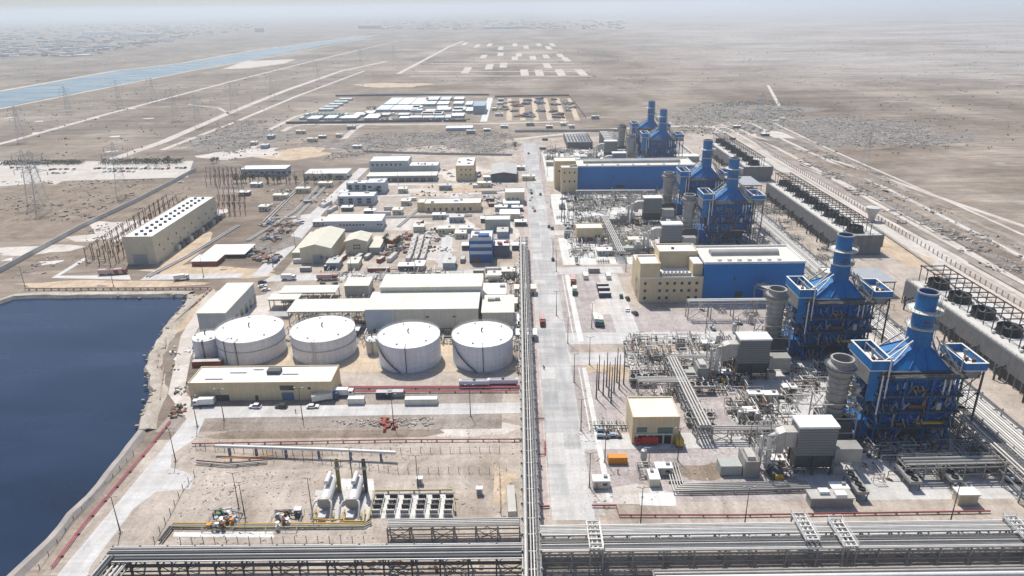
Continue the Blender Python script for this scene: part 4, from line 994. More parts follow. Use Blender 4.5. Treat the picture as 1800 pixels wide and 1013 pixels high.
B('warehouse_lean_to', 'low lean to shed on the left side of the large gabled warehouse', 'lean-to', (515, 529.5, 458, 444, 408), wall=GREYS, roof=ROOFY, top='flat', over=.2)
B('warehouse', 'smaller gabled store with dark front windows right of the large warehouse', 'warehouse', (608, 647, 447, 420, 406), 'smaller gabled store', wall=PALEB, roof=ROOFY, top='gable', rise=1.8, wins=((5, 5.2, 1.2, .9, 3, 1.6, 'f'), (5, 3.4, 1.2, .9, 3, 1.6, 'f')))
B('lean_to_store', 'narrow pale roofed store beside the smaller gabled store', 'store', (649, 668, 447, 435, 416), wall=GREYS, roof=ROOFY, top='flat')
B('office_building', 'long white building with a row of small dark windows behind the warehouses', 'building', (571, 671, 406, 388.5, 377), 'long white building with small windows', wall=M('pale_blue_wall', (.42, .47, .53), .7, var=.06, streak=.1), roof=WHITE, top='flat', wins=((1, 3.6, 1.4, 1, 2, 2, 'f'), (10.5, 3.6, 1.5, 1, 8, 2.2, 'f'), (36, 3.6, 1.5, 1, 2, 2.2, 'f')))
for lab, px, rz in (('front wing of the blue grey office with tall window bays and flat roof', (595, 658, 361, 345, 337), 0), ('rear wing of the blue grey office with shaded window bays', (645, 677, 341, 321, 313), 0), ('left linking wing of the blue grey office between front and rear wings', (610, 648, 336.5, 322, 316), 0)):
    p = B('office_building', lab, 'building', px, 'blue grey office', wall=MATS['pale_blue_wall'], roof=WROOF, top='parapet', vents=2)
    n = max(2, int(p['w'] / 6))
    for i in range(n):
        for z in (1.4, p['h'] * .5): MB().box(1.2 + i * p['w'] / n, 1.2 + i * p['w'] / n + 3.2, -.07, .05, z, z + 1.8).build('window', GLASS, p['o'])
B('stores_building', 'long yellow beige building with bright flat roof left of the small blocks', 'building', (747, 845, 373, 357, 348), 'long yellow beige building', wall=BEIGE, roof=WROOF, vents=3, vmat=LBLUE, wins=tuple((2 + i * 4.4, 1, 1.6, 2.4, 1, 1, 'f') for i in range(8)))
B('stores_annex', 'shorter yellow beige annex at the left end of the long beige building', 'annex', (734, 746.5, 372, 356, 348), wall=BEIGE, roof=CREAM)
p = B('admin_building', 'grey two storey admin block with dark upper windows', 'building', (651, 718, 303, 283, 274), 'grey admin block', wall=M('grey_green_wall', (.40, .45, .45), .7, var=.06, streak=.1), roof=WHITE, wins=((2, 6, 1.8, 1.8, 7, 4.2, 'f'),))
B('admin_building', 'lower grey wing with white roof on the right of the admin block', 'wing', (718.5, 770, 303, 291, 284), wall=MATS['grey_green_wall'], roof=WROOF, vents=4)
B('vehicle_shed', 'long pale roofed open fronted shed before the grey admin block', 'shed', (646, 767, 320, 309, 302.5), wall=M('shed_grey_wall', (.26, .27, .27), .8), roof=CREAM, top='flat', wins=tuple((3 + i * 6.2, .1, 4.4, 3.2, 1, 1, 'f') for i in range(9)))  # dark panes stand in for the shade inside the open bays
B('beige_block', 'tall beige cube building with rooftop tanks beside the white yard', 'building', (802, 833, 318, 291, 276), 'tall beige cube building', wall=BEIGE, roof=WROOF, vents=5, wins=((4, 9, 1.3, 1.3, 3, 4, 'f'), (4, 4.5, 1.3, 1.3, 3, 4, 'f')))
B('dark_shed', 'dark fronted shed with pale ridge roof left of the main road', 'shed', (863, 908, 320, 303, 285), wall=M('dark_shed_wall', (.09, .09, .095), .8), roof=M('grey_shed_roof', (.42, .41, .38), .7), top='gable', rise=1.6)
B('low_building', 'long low white roofed building far left with blue windows', 'building', (426, 503, 310, 297, 291), 'far left low building', wall=M('blue_grey_wall', (.27, .32, .42), .7), roof=WHITE, top='flat', wins=((2, 2, 3, 2.2, 9, 5, 'f'),))
B('low_building', 'low white roofed building with pale walls beside green trees', 'building', (537, 610, 316, 305, 297), 'low building by the green trees', wall=CREAMW, roof=WHITE, top='flat', wins=((2, 1.5, 2, 1.6, 8, 5, 'f'),))
p = B('clad_tower', 'blue and white striped clad tower block at the end of the roadside pipe rack', 'tower', (826, 866, 462, 424, 404), wall=M('navy_cladding', (.02, .09, .27), .5, wave=('X', 1.2, .1)), roof=WROOF, top='parapet', vents=6)
for z in (5.3, 9.6, 13.6): MB().box(.3, p['w'] - .3, -.12, .05, z, z + 1.9).build('white_band', M('pale_band', (.5, .52, .54), .6), p['o'])
for z in (4.6, 8.9, 12.9): MB().box(-.05, p['w'], -.16, .05, z, z + .5).build('blue_band', BLUE, p['o'])
MB().box(-.1, p['w'] + .1, -.1, .3, p['h'], p['h'] + .5).build('roof_edge', BLUE, p['o']); MB().box(-.2, .3, -.2, .2, 0, p['h']).build('corner_trim', BLUE, p['o']); MB().box(p['w'] - .3, p['w'] + .2, -.2, .2, 0, p['h']).build('corner_trim', BLUE, p['o'])
MB().box(1.5, 6, -.1, .1, .2, 3).build('door', RUST, p['o']); MB().box(5, 11.5, 3.2, 8, p['h'] - .4, p['h'] + 2.4).build('roof_room', MATS['navy_cladding'], p['o'])
land(p['o'].location.x + 6, p['o'].location.y + 5, 'the blue striped tower')
B('clad_annex', 'lower dark blue annex with red roof gear right of the striped tower', 'annex', (868, 896, 452, 432, 420), wall=M('slate_blue_wall', (.10, .14, .20), .6), roof=WROOF, vents=4, vmat=REDB)
B('grey_block', 'plain grey green block behind the blue striped tower', 'building', (853, 897, 408, 386, 378), 'plain grey green block', wall=GREYS, roof=CREAM)
B('guard_building', 'tan walled building with white roof left of the main road bend', 'building', (888, 922, 360, 338, 330), 'tan building by the road', wall=PALEB, roof=WROOF, wins=((2, 4, 1.2, 1.4, 3, 3.4, 'f'),))
B('site_office', 'white prefabricated office with blue stripe below the tan building', 'office', (885, 913, 366, 357.5, 350), wall=LBLUE, roof=WHITE, top='flat')
B('site_office', 'white roofed tan office, second one below the tan building', 'office', (879, 913, 388, 376, 368), wall=PALEB, roof=WHITE, top='flat')
p = B('pump_house', 'near beige pump house with big cream roof and dark open ground floor', 'building', (1110, 1192, 780, 733, 697), 'near beige pump house', wall=BEIGE, roof=CREAM, doors=((1.2, 12.8, 3.6, BLACKISH),))  # black panel across the front paints the shade inside the open ground floor
MB().box(1.5, 5, -.1, .05, 4.6, 6.6).build('window', M('green_glass', (.10, .16, .15), .3), p['o']); MB().box(8.6, 13.8, -.1, .05, 4.2, 6.4).build('window', MATS['green_glass'], p['o'])
for xx in (1.4, 5.0, 7.2, 10.4, 13.4): MB().box(xx, xx + .5, -.5, -.1, 0, 3.8).build('pillar', BEIGE, p['o'])
MB().box(.9, 14, -.6, -.1, 3.75, 4.1).build('door_canopy', CREAM, p['o'])
B('pump_house', 'far beige pump house with cream roof beside the main road', 'building', (1013, 1059, 425, 401, 392), 'far beige pump house', wall=BEIGE, roof=CREAM, doors=((2, 3, 3, DGREY), (6.5, 4, 3, REDB)), wins=((12, 1.5, 1, 3, 2, 1.8, 'f'),))
for lab, px in (('left dark steel cooler bank with pale roof bars at the head of the main road', (997, 1042, 262, 250.5, 233)), ('right dark steel cooler bank with pale roof bars at the head of the main road', (1064, 1091, 271, 248, 231))):
    x, y, w, h, d = fr(*px); o = thing('air_cooler', lab, 'cooler', (x, y, 0))
    MB().box(0, w, 0, .5, 0, h).box(0, .5, .5, d, 0, h).box(w - .5, w, .5, d, 0, h).build('screen_wall', M('slate_screen', (.10, .105, .12), .6, wave=('X', 1.5, .2)), o); MB().box(.5, w - .5, .5, d, 0, h * .6).build('fan_bed', M('slate_bed', (.12, .13, .15), .6), o)
    for i in range(8): MB().box(w * (i + .2) / 8, w * (i + .2) / 8 + (1.2 if i < 4 else .5), -.1, d, h, h + .5).build('roof_bar', PIPE, o)
    for i in range(4): MB().box(-.1, w + .1, d * i / 4, d * i / 4 + .5, h + .5, h + .8).build('cross_bar', PIPE, o)
    land(x + w / 2, y + d / 2, 'the ' + lab.split(' with')[0])
p0_ = G(1545, 497); block('grey_shed', 'grey shallow gabled shed between the nearest and middle cooling towers', 'shed', (176, 336, 16, 8, 20), M('grey_metal_wall', (.2, .2, .2), .7), M('blue_grey_roof', (.34, .35, .36), .6), 'canopy')
land(184, 346, 'the grey shed between cooling towers')
block('grey_shed', 'grey shallow gabled shed behind the middle cooling tower', 'shed', (176, 545, 16, 8, 30), MATS['grey_metal_wall'], MATS['blue_grey_roof'], 'canopy')
block('pump_room', 'cream roofed pump room just left of the nearer grey shed', 'pump room', (163, 352, 10, 7, 9), CREAMW, CREAM, 'parapet', vents=2)
block('white_block', 'pale green roofed block right of the far boilers', 'building', (148, 655, 22, 9, 12), GREYS, CREAM, 'flat')
a = G(1531, 388); o = thing('water_tank', 'pale conical water tank on a short stem beside the middle cooling tower', 'tank', a)
MB().lathe([(2.2, 0), (2.2, 3), (4.6, 8.5), (4.6, 9.4), (.2, 10.2)], (0, 0, 0), 20).build('bowl', PCONC, o, True); MB().lathe([(2.6, 0), (2.6, .5), (2.2, .5)], (0, 0, 0), 20).build('foot', CONC, o)
a = G(1695, 888); block('relay_kiosk', 'beige relay kiosk with white roof under the lower right racks', 'kiosk', fr(1683, 1717, 888, 869, 857), PALEB, WHITE, 'flat')
block('switch_room', 'long grey equipment room with two roof boxes in the front gravel', 'equipment room', fr(1424, 1498, 893, 875, 861), M('mid_grey_wall', (.30, .30, .30), .6, wave=('X', 1, .1)), PIPE, 'flat', vents=2, vmat=WHITE)
# camp of white prefab buildings
camp = [(675, 697, 187, 183, 172), (699, 721, 187, 183, 172), (723, 745, 187, 183, 172), (661, 684, 197, 193, 185), (686, 709, 197, 193, 185), (710, 733, 197, 193, 185), (746, 765, 187, 184, 179), (768, 788, 187, 184, 179), (748, 770, 179, 177, 172), (774, 791, 179, 177, 172),
        (797, 814, 186, 182, 178), (798, 815, 178, 176, 172), (797, 818, 197, 193, 188), (793, 815, 208, 204, 199), (640, 664, 212, 207.5, 200), (722, 742, 198, 195, 192.5), (740, 760, 205, 201, 196), (762, 777, 205, 201, 196.5), (742, 776, 204, 201, 198), (720, 741, 211, 208, 205), (743, 762, 211, 208, 205), (764, 780, 211, 208, 205), (768, 792, 197, 194, 190), (600, 627, 212, 208, 203), (700, 718, 206, 203, 200), (702, 719, 212, 209, 206), (668, 684, 206, 203, 200), (818, 830, 188, 184, 178), (819, 831, 199, 195, 189), (795, 812, 199, 196, 191), (748, 765, 199, 196, 193), (768, 787, 193, 190, 187), (725, 741, 193, 191, 188), (782, 792, 211, 208, 203), (622, 640, 206, 203, 199), (640, 656, 203, 200, 196), (570, 588, 212, 209, 204), (540, 560, 213, 210, 205)]
cg = None
for i, px in enumerate(camp):
    x, y, w, h, d = fr(*px)
    lab = 'white flat roofed camp cabin'
    p = block('camp_cabin', 'x', 'cabin', (x, y, w * .98, max(3.4, h), max(6, d * 1.0)), M('camp_wall', (.40, .46, .50), .7), WROOF if i % 3 else M('blue_white_roof', (.60, .68, .72), .6), 'flat', group='white cabins of the walled camp', wins=((2, 1.2, 1.4, 1.2, 2, 4, 'f'),))
    later(p['o'], lab, 'in the distant walled camp')
for k in range(22):
    px = 535 + (k % 11) * 6.5 - (k // 11) * 9; py = 205 + (k // 11) * 6.2
    a = G(px, py); p = block('camp_hut', 'x', 'hut', (a.x, a.y, 8, 3, 14), MATS['camp_wall'], M('pale_green_roof', (.5, .56, .53), .7), 'flat', group='small huts left of the camp'); later(p['o'], 'small pale roofed hut', 'in the camp field at left')
for k in range(5):
    a = G(560 + k * 9, 196 - k * 4.6); p = block('camp_shelter', 'x', 'shelter', (a.x, a.y, 20, 3, 14), MATS['camp_wall'], MATS['pale_green_roof'], 'flat', group='shelters at the back of the camp field'); later(p['o'], 'pale green roofed shelter', 'along the back camp track')
B('camp_depot', 'blue grey depot building at the right end of the camp', 'building', (832, 853, 201, 186, 178), wall=M('blue_depot_wall', (.24, .31, .37), .6), roof=M('blue_depot_roof', (.30, .37, .42), .6), top='flat')
B('camp_store', 'long pale blue roofed store in front of the camp wall', 'store', (784, 830, 230, 225, 221), wall=LBLUE, roof=WHITE, top='flat')
def wall_line(name, label, pix, h, t, mat, cat='wall', pts=None):
    o = thing(name, label, cat, pts[0] if pts else G(*pix[0])); P3 = pts or [G(*p) for p in pix]; b0 = Vector(P3[0])
    for a, b in zip(P3[:-1], P3[1:]):
        m = MB(); m.beam(Vector(a) - b0 + Vector((0, 0, h / 2)), Vector(b) - b0 + Vector((0, 0, h / 2)), t, h); m.build('wall_panel', mat, o)
    return o
wall_line('camp_wall', 'dark perimeter wall along the front of the distant camp', [(503, 218), (620, 217), (640, 216), (820, 214)], 3, .5, DGREY)
wall_line('camp_wall', 'thin perimeter wall along the back of the distant camp', [(590, 170), (750, 168), (860, 168)], 3, .5, DCONC)
wall_line('perimeter_wall', 'long grey concrete wall running past the pole yard toward the far car lot', [(-30, 494), (0, 480), (145, 401), (240, 356), (305, 322), (345, 300)], 3.2, .4, PCONC)
wall_line('perimeter_wall', 'long wall crossing behind the cooler banks at the far end of the plant', [(905, 233), (1040, 232), (1100, 231)], 3, .4, CONC)
wall_line('perimeter_wall', 'pale wall separating the scrap field from the grey admin block', [(640, 268), (760, 272), (900, 274)], 2.2, .4, CONC)
wall_line('perimeter_wall', 'tall boundary wall along the far side of the material yard', [(870, 171), (1000, 169), (1024, 200), (1030, 208)], 2.6, .4, DCONC)
# ------------------------------------------------------------------ vehicles and boxes
WHEEL = None
def wheels(o, pts, r=.36, w=.26):
    for (x, y) in pts:
        m = MB(); m.tube([(x, y - w / 2, r), (x, y + w / 2, r)], r, 14); k = m.build('wheel', RUBB, o)
        MB().tube([(x, y - w / 2 - .02, r), (x, y + w / 2 + .02, r)], r * .55, 10).build('rim', STEEL, k)
def make_car(paint, suv=False):
    o = thing('parked_car', 'x', 'car'); h = 1.72 if suv else 1.45; w = .92
    lo = [(-2.3, .35), (2.3, .35), (2.32, .62), (2.2, .86), (1.1, .98), (-1.9, 1.02), (-2.28, .9)]
    m = MB(); m.hull([(x, -w, z) for x, z in lo], [(x, w, z) for x, z in lo]); b = m.build('body', paint, o)
    up = [(1.05, .98), (.35, h - .04), (-1.35, h), (-2.15 if suv else -1.75, 1.02)]
    m = MB(); m.hull([(x, -w + .1, z) if z < 1.1 else (x, -w + .2, z) for x, z in up], [(x, w - .1, z) if z < 1.1 else (x, w - .2, z) for x, z in up]); m.build('windows', GLASS, o)
    MB().box(-1.4, .4, -w + .17, w - .17, h - .05, h + .03).build('roof', paint, o)
    for s in (-1, 1): MB().box(2.18, 2.33, s * .65 - .18, s * .65 + .18, .62, .78).build('headlight', PAINTW, o)
    wheels(o, [(x, y) for x in (-1.4, 1.42) for y in (-w + .1, w - .1)]); return o
CARS = {'white': make_car(PAINTW), 'dark': make_car(PAINTD, True), 'silver': make_car(PAINTS), 'red': make_car(PAINTR), 'tall white': make_car(PAINTW, True)}
USED = set()
def put(protos, key, loc, rz, label=None, group=None, base=None, mode=None):
    r_ = protos[key]
    if (id(protos), key) not in USED: USED.add((id(protos), key)); o = r_; o.location = loc; o.rotation_euler = (0, 0, rz)
    else: o = dup(r_, loc, rz)
    if group: o['group'] = group
    if label: o['label'] = label
    else: later(o, base, mode)
    return o
put(CARS, 'tall white', G(449, 717), R(176), 'white car parked before the left half of the long beige building')
put(CARS, 'dark', G(495, 717), R(178), 'black car parked in the shade before the blue roller door')
put(CARS, 'white', G(550, 717), R(4), 'white saloon parked before the right end of the long beige building')
gc = 'cars parked on the far sandy lot'
k_ = 0
for row, (py, xs) in enumerate(((297.5, range(168, 300, 8)), (303, range(182, 245, 9)), (299, (88, 98, 108, 118, 128)), (305, (96, 104, 112)), (296, (20, 34, 48, 60)), (296, (310, 318, 326)))):
    for px in xs:
        c = rnd.choice(['white', 'white', 'silver', 'dark', 'red', 'tall white']); k_ += 1
        put(CARS, c, G(px + rnd.uniform(-2, 2), py + rnd.uniform(-.6, .6)), R(rnd.choice([80, 95, 262, 20])), None, gc, c + ' car parked', 'on the far sandy lot')
for c, px, py, a in (('dark', 1092, 523, 85), ('dark', 1103, 527, 95), ('white', 1103, 546, 80), ('dark', 1116, 553, 110), ('silver', 933, 335, 95), ('dark', 934, 341, 100), ('white', 935, 347, 95), ('dark', 929, 271, 100), ('silver', 932, 352, 85),
                     ('dark', 950, 343, 88), ('silver', 937, 366, 90), ('red', 940, 372, 90), ('dark', 965, 400, 92), ('dark', 971, 403, 90), ('dark', 972, 458, 90), ('white', 782, 300, 10), ('silver', 790, 306, 15), ('dark', 843, 305, 80), ('red', 845, 309, 95), ('white', 795, 311, 0), ('dark', 842, 312, 60),
                     ('white', 462, 505, 20), ('dark', 461, 498, 30), ('white', 468, 511, 10), ('white', 640, 352, 5), ('dark', 652, 366, 80), ('white', 318, 322, 20)):
    put(CARS, c, G(px, py), R(a), None, 'cars parked about the plant', c + ' car')
def make_container(L_, paint, name='shipping_container', h=2.6, w=2.44):
    o = thing(name, 'x', 'container'); m = MB(); n = int(L_ / .6)
    m.box(-L_ / 2, L_ / 2, -w / 2 + .06, w / 2 - .06, .12, h - .1); m.build('body', paint, o)
    r = MB()
    for i in range(n):
        x = -L_ / 2 + .2 + i * .6
        for s in (-1, 1): r.box(x, x + .3, s * (w / 2 - .03) - .03, s * (w / 2 - .03) + .03, .2, h - .2)
    for x in (-L_ / 2, L_ / 2):
        for y in (-w / 2, w / 2): r.box(x - .08, x + .08, y - .08, y + .08, 0, h)
    r.build('corrugation', paint, o); MB().box(-L_ / 2, L_ / 2, -w / 2, w / 2, h - .1, h).build('roof', M('dusty_' + paint.name, (.5, .47, .43), .8) if paint is not CREAM else WHITE, o)
    d = MB()
    for s in (-1, 1): d.box(L_ / 2 - .02, L_ / 2 + .06, s * .6 - .55, s * .6 + .55, .2, h - .2)
    d.build('door', paint, o); MB().box(L_ / 2 + .05, L_ / 2 + .12, -.04, .04, .3, h - .3).build('lock_bar', STEEL, o); return o
CT = {'red': make_container(12.2, REDB), 'short red': make_container(6.1, REDB), 'dark blue': make_container(6.1, M('dark_blue_box', (.04, .06, .11), .6, streak=.15)), 'beige': make_container(6.1, CREAM), 'long beige': make_container(12.2, CREAM), 'grey': make_container(6.1, M('grey_box', (.26, .27, .27), .6, streak=.15)),
      'green': make_container(6.1, GREEN), 'long white': make_container(12.2, M('white_box', (.66, .65, .62), .6, streak=.12))}
X_ = 0
for key, px, py, a, lab in (('red', 366, 643, 2, 'long rust red container lying below the small white tank'), ('beige', 627, 709, 0, 'beige cabin container standing right of the long beige building'), ('long beige', 741, 710, 0, 'long pale beige trailer box beside the red pipe bundle'),
                            ('dark blue', 676, 698, 0, 'left half dark blue skid box among the red pipes'), ('grey', 696, 697, 0, 'right half grey skid box among the red pipes'), ('long white', 899, 888, 93, 'long white cabin container beside the roadside pipe rack at the fence'),
                            ('red', 666, 478, 0, 'long dark red container on the cross road behind the cream halls'), ('dark blue', 580, 474, 0, 'dark container left of the long red one on the cross road'), ('grey', 538, 477, 0, 'grey container farther left on the cross road'), ('long white', 872, 478, 0, 'long white trailer parked below the blue striped tower'),
                            ('beige', 1029, 489, 90, 'left beige container at the back of the gravel lot'), ('beige', 1069, 489, 90, 'right beige container at the back of the gravel lot'), ('grey', 1044, 479, 0, 'dark open rack of drums between two beige containers on gravel'),
                            ('dark blue', 1059, 506, 0, 'rearmost of three dark blue containers on the gravel lot'), ('dark blue', 1061, 513, 0, 'middle of three dark blue containers on the gravel lot'), ('dark blue', 1063, 522, 0, 'front one of three dark blue containers on the gravel lot'),
                            ('green', 958, 247, 0, 'rear green container beside the left cooler bank'), ('green', 954, 263, 0, 'front green container beside the left cooler bank'), ('short red', 590, 459, 80, 'left dark red container before the large gabled warehouse'), ('short red', 603, 457, 75, 'right dark red container before the large gabled warehouse'),
                            ('short red', 796, 461, 85, 'pinkish red container left of the blue striped tower'), ('grey', 814, 460, 88, 'pale green container close to the blue striped tower'), ('long white', 690, 456, 78, 'long white container end on beside the container rows'), ('grey', 632, 455, 75, 'left grey cabin right of the smaller gabled store'), ('grey', 647, 455, 78, 'right grey cabin right of the smaller gabled store'),
                            ('short red', 670, 460, 70, 'rusty container between white ones by the stores'), ('long white', 535, 462, 5, 'long pale cabin in front of the large gabled warehouse'), ('short red', 739, 395, 70, 'red brown container alone before the long yellow beige building'), ('short red', 500, 346, 60, 'small brown container on the open dirt among the trenches'),
                            ('grey', 541, 358, 0, 'pale grey box beside the concrete trench'), ('short red', 1021, 415, 3, 'dark red box before the far beige pump house'), ('green', 1288, 246, 2, 'green container behind the farthest cooling tower'), ('grey', 842, 482, 0, 'grey trailer box behind the treatment annex'), ('beige', 725, 353, 0, 'beige box left of the long yellow building end'),
                            ('long white', 690, 369, 0, 'rear white site cabin beside the blue grey office'), ('long white', 672, 378, 0, 'front white site cabin beside the blue grey office'), ('long white', 860, 340, 0, 'white cabin left of the tan building by the road'), ('beige', 838, 330, 0, 'cream cabin beneath the tall beige cube building'), ('dark blue', 862, 354, 0, 'dark container under the white cabin near the tan building'),
                            ('short red', 866, 363, 0, 'dark red container under the dark container near tan building'), ('long white', 575, 362, 75, 'white cabin end on left of the blue grey office'), ('long white', 585, 371, 75, 'second white cabin end on left of the blue grey office')):
    put(CT, key, G(px, py), R(a), lab)
for r_ in range(5):
    for c in range(3 if r_ else 2):
        put(CT, 'long white', G(729 + c * 12 - r_ * 2.2, 424 + r_ * 7.8), R(88), None, 'white containers in the storage rows', 'white roofed container', 'in the rows left of the blue striped tower')
# trucks
def make_truck(paint, box, L_=8):
    o = thing('parked_truck', 'x', 'truck')
    MB().box(-L_ / 2, L_ / 2, -.45, .45, .7, .95).build('chassis', DGREY, o)
    c = [(L_ / 2 - 2.1, .8), (L_ / 2, .8), (L_ / 2, 1.7), (L_ / 2 - .3, 2.75), (L_ / 2 - 2.1, 2.8)]
    MB().hull([(x, -1.15, z) for x, z in c], [(x, 1.15, z) for x, z in c]).build('cab', paint, o)
    MB().box(L_ / 2 - .25, L_ / 2 + .02, -1, 1, 1.75, 2.5).build('windscreen', GLASS, o); MB().box(L_ / 2 - 1.6, L_ / 2 - .7, -1.17, 1.17, 1.75, 2.45).build('side_window', GLASS, o)
    MB().box(-L_ / 2, L_ / 2 - 2.3, -1.2, 1.2, .98, 3.3).build('cargo_box', box, o)
    wheels(o, [(x, y) for x in (-L_ / 2 + 1, -L_ / 2 + 2.1, L_ / 2 - 1.2) for y in (-1, 1)], .5, .3); return o
TK = {'white': make_truck(PAINTW, WHITE), 'blue': make_truck(M('truck_blue', (.04, .09, .2), .4), CREAM, 10), 'pink': make_truck(REDB, M('pink_tarp', (.5, .36, .33), .8), 11), 'red': make_truck(BRED, BRED, 8), 'yellow': make_truck(ORA, YEL, 7), 'green': make_truck(GREEN, CREAM, 7)}
for key, px, py, a, lab in (('white', 359, 713, 185, 'white box truck parked at the left end of the long beige building'), ('blue', 572, 704, 20, 'blue cab truck parked at the right end of the long beige building'), ('blue', 1048, 568, -88, 'blue cab truck with pale box on the gravel lot edge'), ('green', 1056, 571, -90, 'green truck beside the blue cab truck'), ('pink', 953, 567, -90, 'truck with pinkish load on the main road edge'),
                            ('pink', 1007, 497, -95, 'truck with pink tarp facing the camera on the gravel lot'), ('green', 1010, 516, -95, 'green truck before the pink tarp truck on the gravel lot'), ('red', 1135, 781, 180, 'bright red fire truck in the open bay of the near pump house'), ('white', 605, 696, 0, 'white tank truck under the small canopy beside the large tanks'),
                            ('yellow', 1190, 779, 95, 'orange truck beside the bright red fire truck'), ('white', 320, 492, 20, 'white truck on the path before the switchgear hall'), ('pink', 192, 483, 5, 'reddish box truck beside the pole yard'), ('pink', 206, 482, 10, 'second reddish box truck beside the pole yard'), ('white', 508, 492, 0, 'white truck on the cross road behind the canopies'), ('pink', 575, 492, 0, 'brown truck on the cross road behind the canopies')):
    put(TK, key, G(px, py), R(a), lab)
def make_trailer():
    o = thing('tank_trailer', 'x', 'trailer'); w_ = WPIPE
    MB().tube([(-6, 0, 2.1), (-5.7, 0, 2.1), (5.7, 0, 2.1), (6, 0, 2.1)], 1.25, 18).build('barrel', M('trailer_white', (.62, .63, .65), .4), o, True)
    MB().box(-5.5, 5.5, -.8, .8, .6, .95).build('chassis', DGREY, o); wheels(o, [(x, y) for x in (-4.6, -3.4, 4) for y in (-1, 1)], .5, .3)
    MB().box(-5, 5, -.3, .3, 3.32, 3.42).build('walkway', STEEL, o); MB().cbox((0, 0, 3.3), 1, 1, .4).build('manhole', DGREY, o); return o
tt = make_trailer()
for i, (px, py) in enumerate(((834, 680), (884, 678))):
    o = tt if i == 0 else dup(tt, (0, 0, 0)); o.location = G(px, py); o['label'] = ['left silver white tank trailer parked before the rightmost large tank', 'right silver white tank trailer parked before the rightmost large tank'][i]
    o['group'] = 'tank trailers before the large tanks'

# ------------------------------------------------------------------ poles
lp = thing('lamp_post', 'x', 'lamp post')
MB().lathe([(.22, 0), (.2, .6), (.13, 6), (.09, 12.6)], (0, 0, 0), 8).build('pole', DGREY, lp); MB().cbox((0, 0, 0), .9, .9, .35).build('base', CONC, lp)
MB().tube([(-1.3, 0, 12.9), (0, 0, 12.4), (1.3, 0, 12.9)], .07, 6).build('bracket', DGREY, lp)
for s in (-1, 1): MB().box(min(s * 1.1, s * 1.8), max(s * 1.1, s * 1.8), -.18, .18, 12.85, 13.02).build('lantern', STEEL, lp)
LPX = [(1036, 857), (1021, 757), (1009, 672), (1036, 641), (998, 604), (1122, 632), (1240, 586), (1191, 811), (1063, 813), (1126, 921), (1309, 921), (1671, 915), (309, 811), (212, 937), (394, 738), (532, 736), (692, 748), (827, 731), (347, 750), (972, 456), (978, 478), (1040, 577), (978, 555),
       (968, 365), (962, 310), (925, 330), (1100, 477), (735, 861), (549, 903), (420, 893), (431, 910), (620, 846), (358, 487), (200, 505), (45, 508), (618, 480), (730, 476), (480, 470), (1315, 800), (600, 402), (520, 440), (760, 330), (700, 325), (862, 450), (950, 285)]
for i, p in enumerate(LPX):
    o = lp if i == 0 else dup(lp, G(*p)); o.location = G(*p); o['group'] = 'lamp posts of the plant'; later(o, 'slim dark lamp post')
bp_ = thing('bare_pole', 'x', 'pole'); MB().lathe([(.3, 0), (.24, 7), (.14, 15)], (0, 0, 0), 8).build('shaft', DGREY, bp_); MB().cbox((0, 0, 0), 1, 1, .3).build('base', CONC, bp_); MB().beam((0, 0, 14.2), (0, .01, 15.6), .08).build('spike', STEEL, bp_)
for i, p in enumerate([(1048, 701), (1060, 695), (1070, 698), (1079, 690), (1066, 680), (1088, 684), (1096, 676), (1084, 672), (1052, 685), (1074, 708), (988, 372), (992, 392), (1000, 396), (1007, 400), (987, 390), (998, 384), (963, 285), (967, 281), (971, 284), (976, 280)]):
    o = bp_ if i == 0 else dup(bp_, G(*p)); o.location = G(*p); o['group'] = 'bare dark masts in the cable yards'; later(o, 'bare dark upright mast')
# pole yards of the switchgear
gy = thing('switchyard_gantry', 'x', 'gantry')
for x in (-4, 4):
    MB().lathe([(.28, 0), (.2, 10)], (x, 0, 0), 6).build('post', RUST, gy)
MB().beam((-4.4, 0, 9.7), (4.4, 0, 9.7), .25).build('crossbeam', STEEL, gy)
for x in (-2.6, 0, 2.6): MB().lathe([(.12, 7.8), (.3, 8), (.12, 8.3), (.3, 8.6), (.12, 8.9), (.2, 9.6)], (x, 0, 0), 6).build('insulator', RUST, gy)
gsp = []
a0, a1 = G(222, 465), G(345, 368)
for r_ in range(3):
    for i in range(15):
        t = i / 14; p = a0 + (a1 - a0) * t; gsp.append((p.x - 7 - r_ * 9, p.y + r_ * 3 + rnd.uniform(-1, 1), R(97)))
for i in range(16): p = G(372 + (i % 8) * 7.5, 312 + (i // 8) * 12 + (i % 3) * 2); gsp.append((p.x, p.y, R(8)))
for i in range(12): p = G(395 + (i % 4) * 9, 350 + (i // 4) * 14); gsp.append((p.x, p.y, R(8)))
for i in range(10): p = G(432 + (i % 10) * 16, 320 + (i % 2) * 5); gsp.append((p.x, p.y, R(4)))
for i, (x, y, a) in enumerate(gsp):
    o = gy if i == 0 else dup(gy, (x, y, 0), a); o.location = (x, y, 0); o.rotation_euler = (0, 0, a); o['group'] = 'switchyard gantries'; later(o, 'brown switchyard gantry')
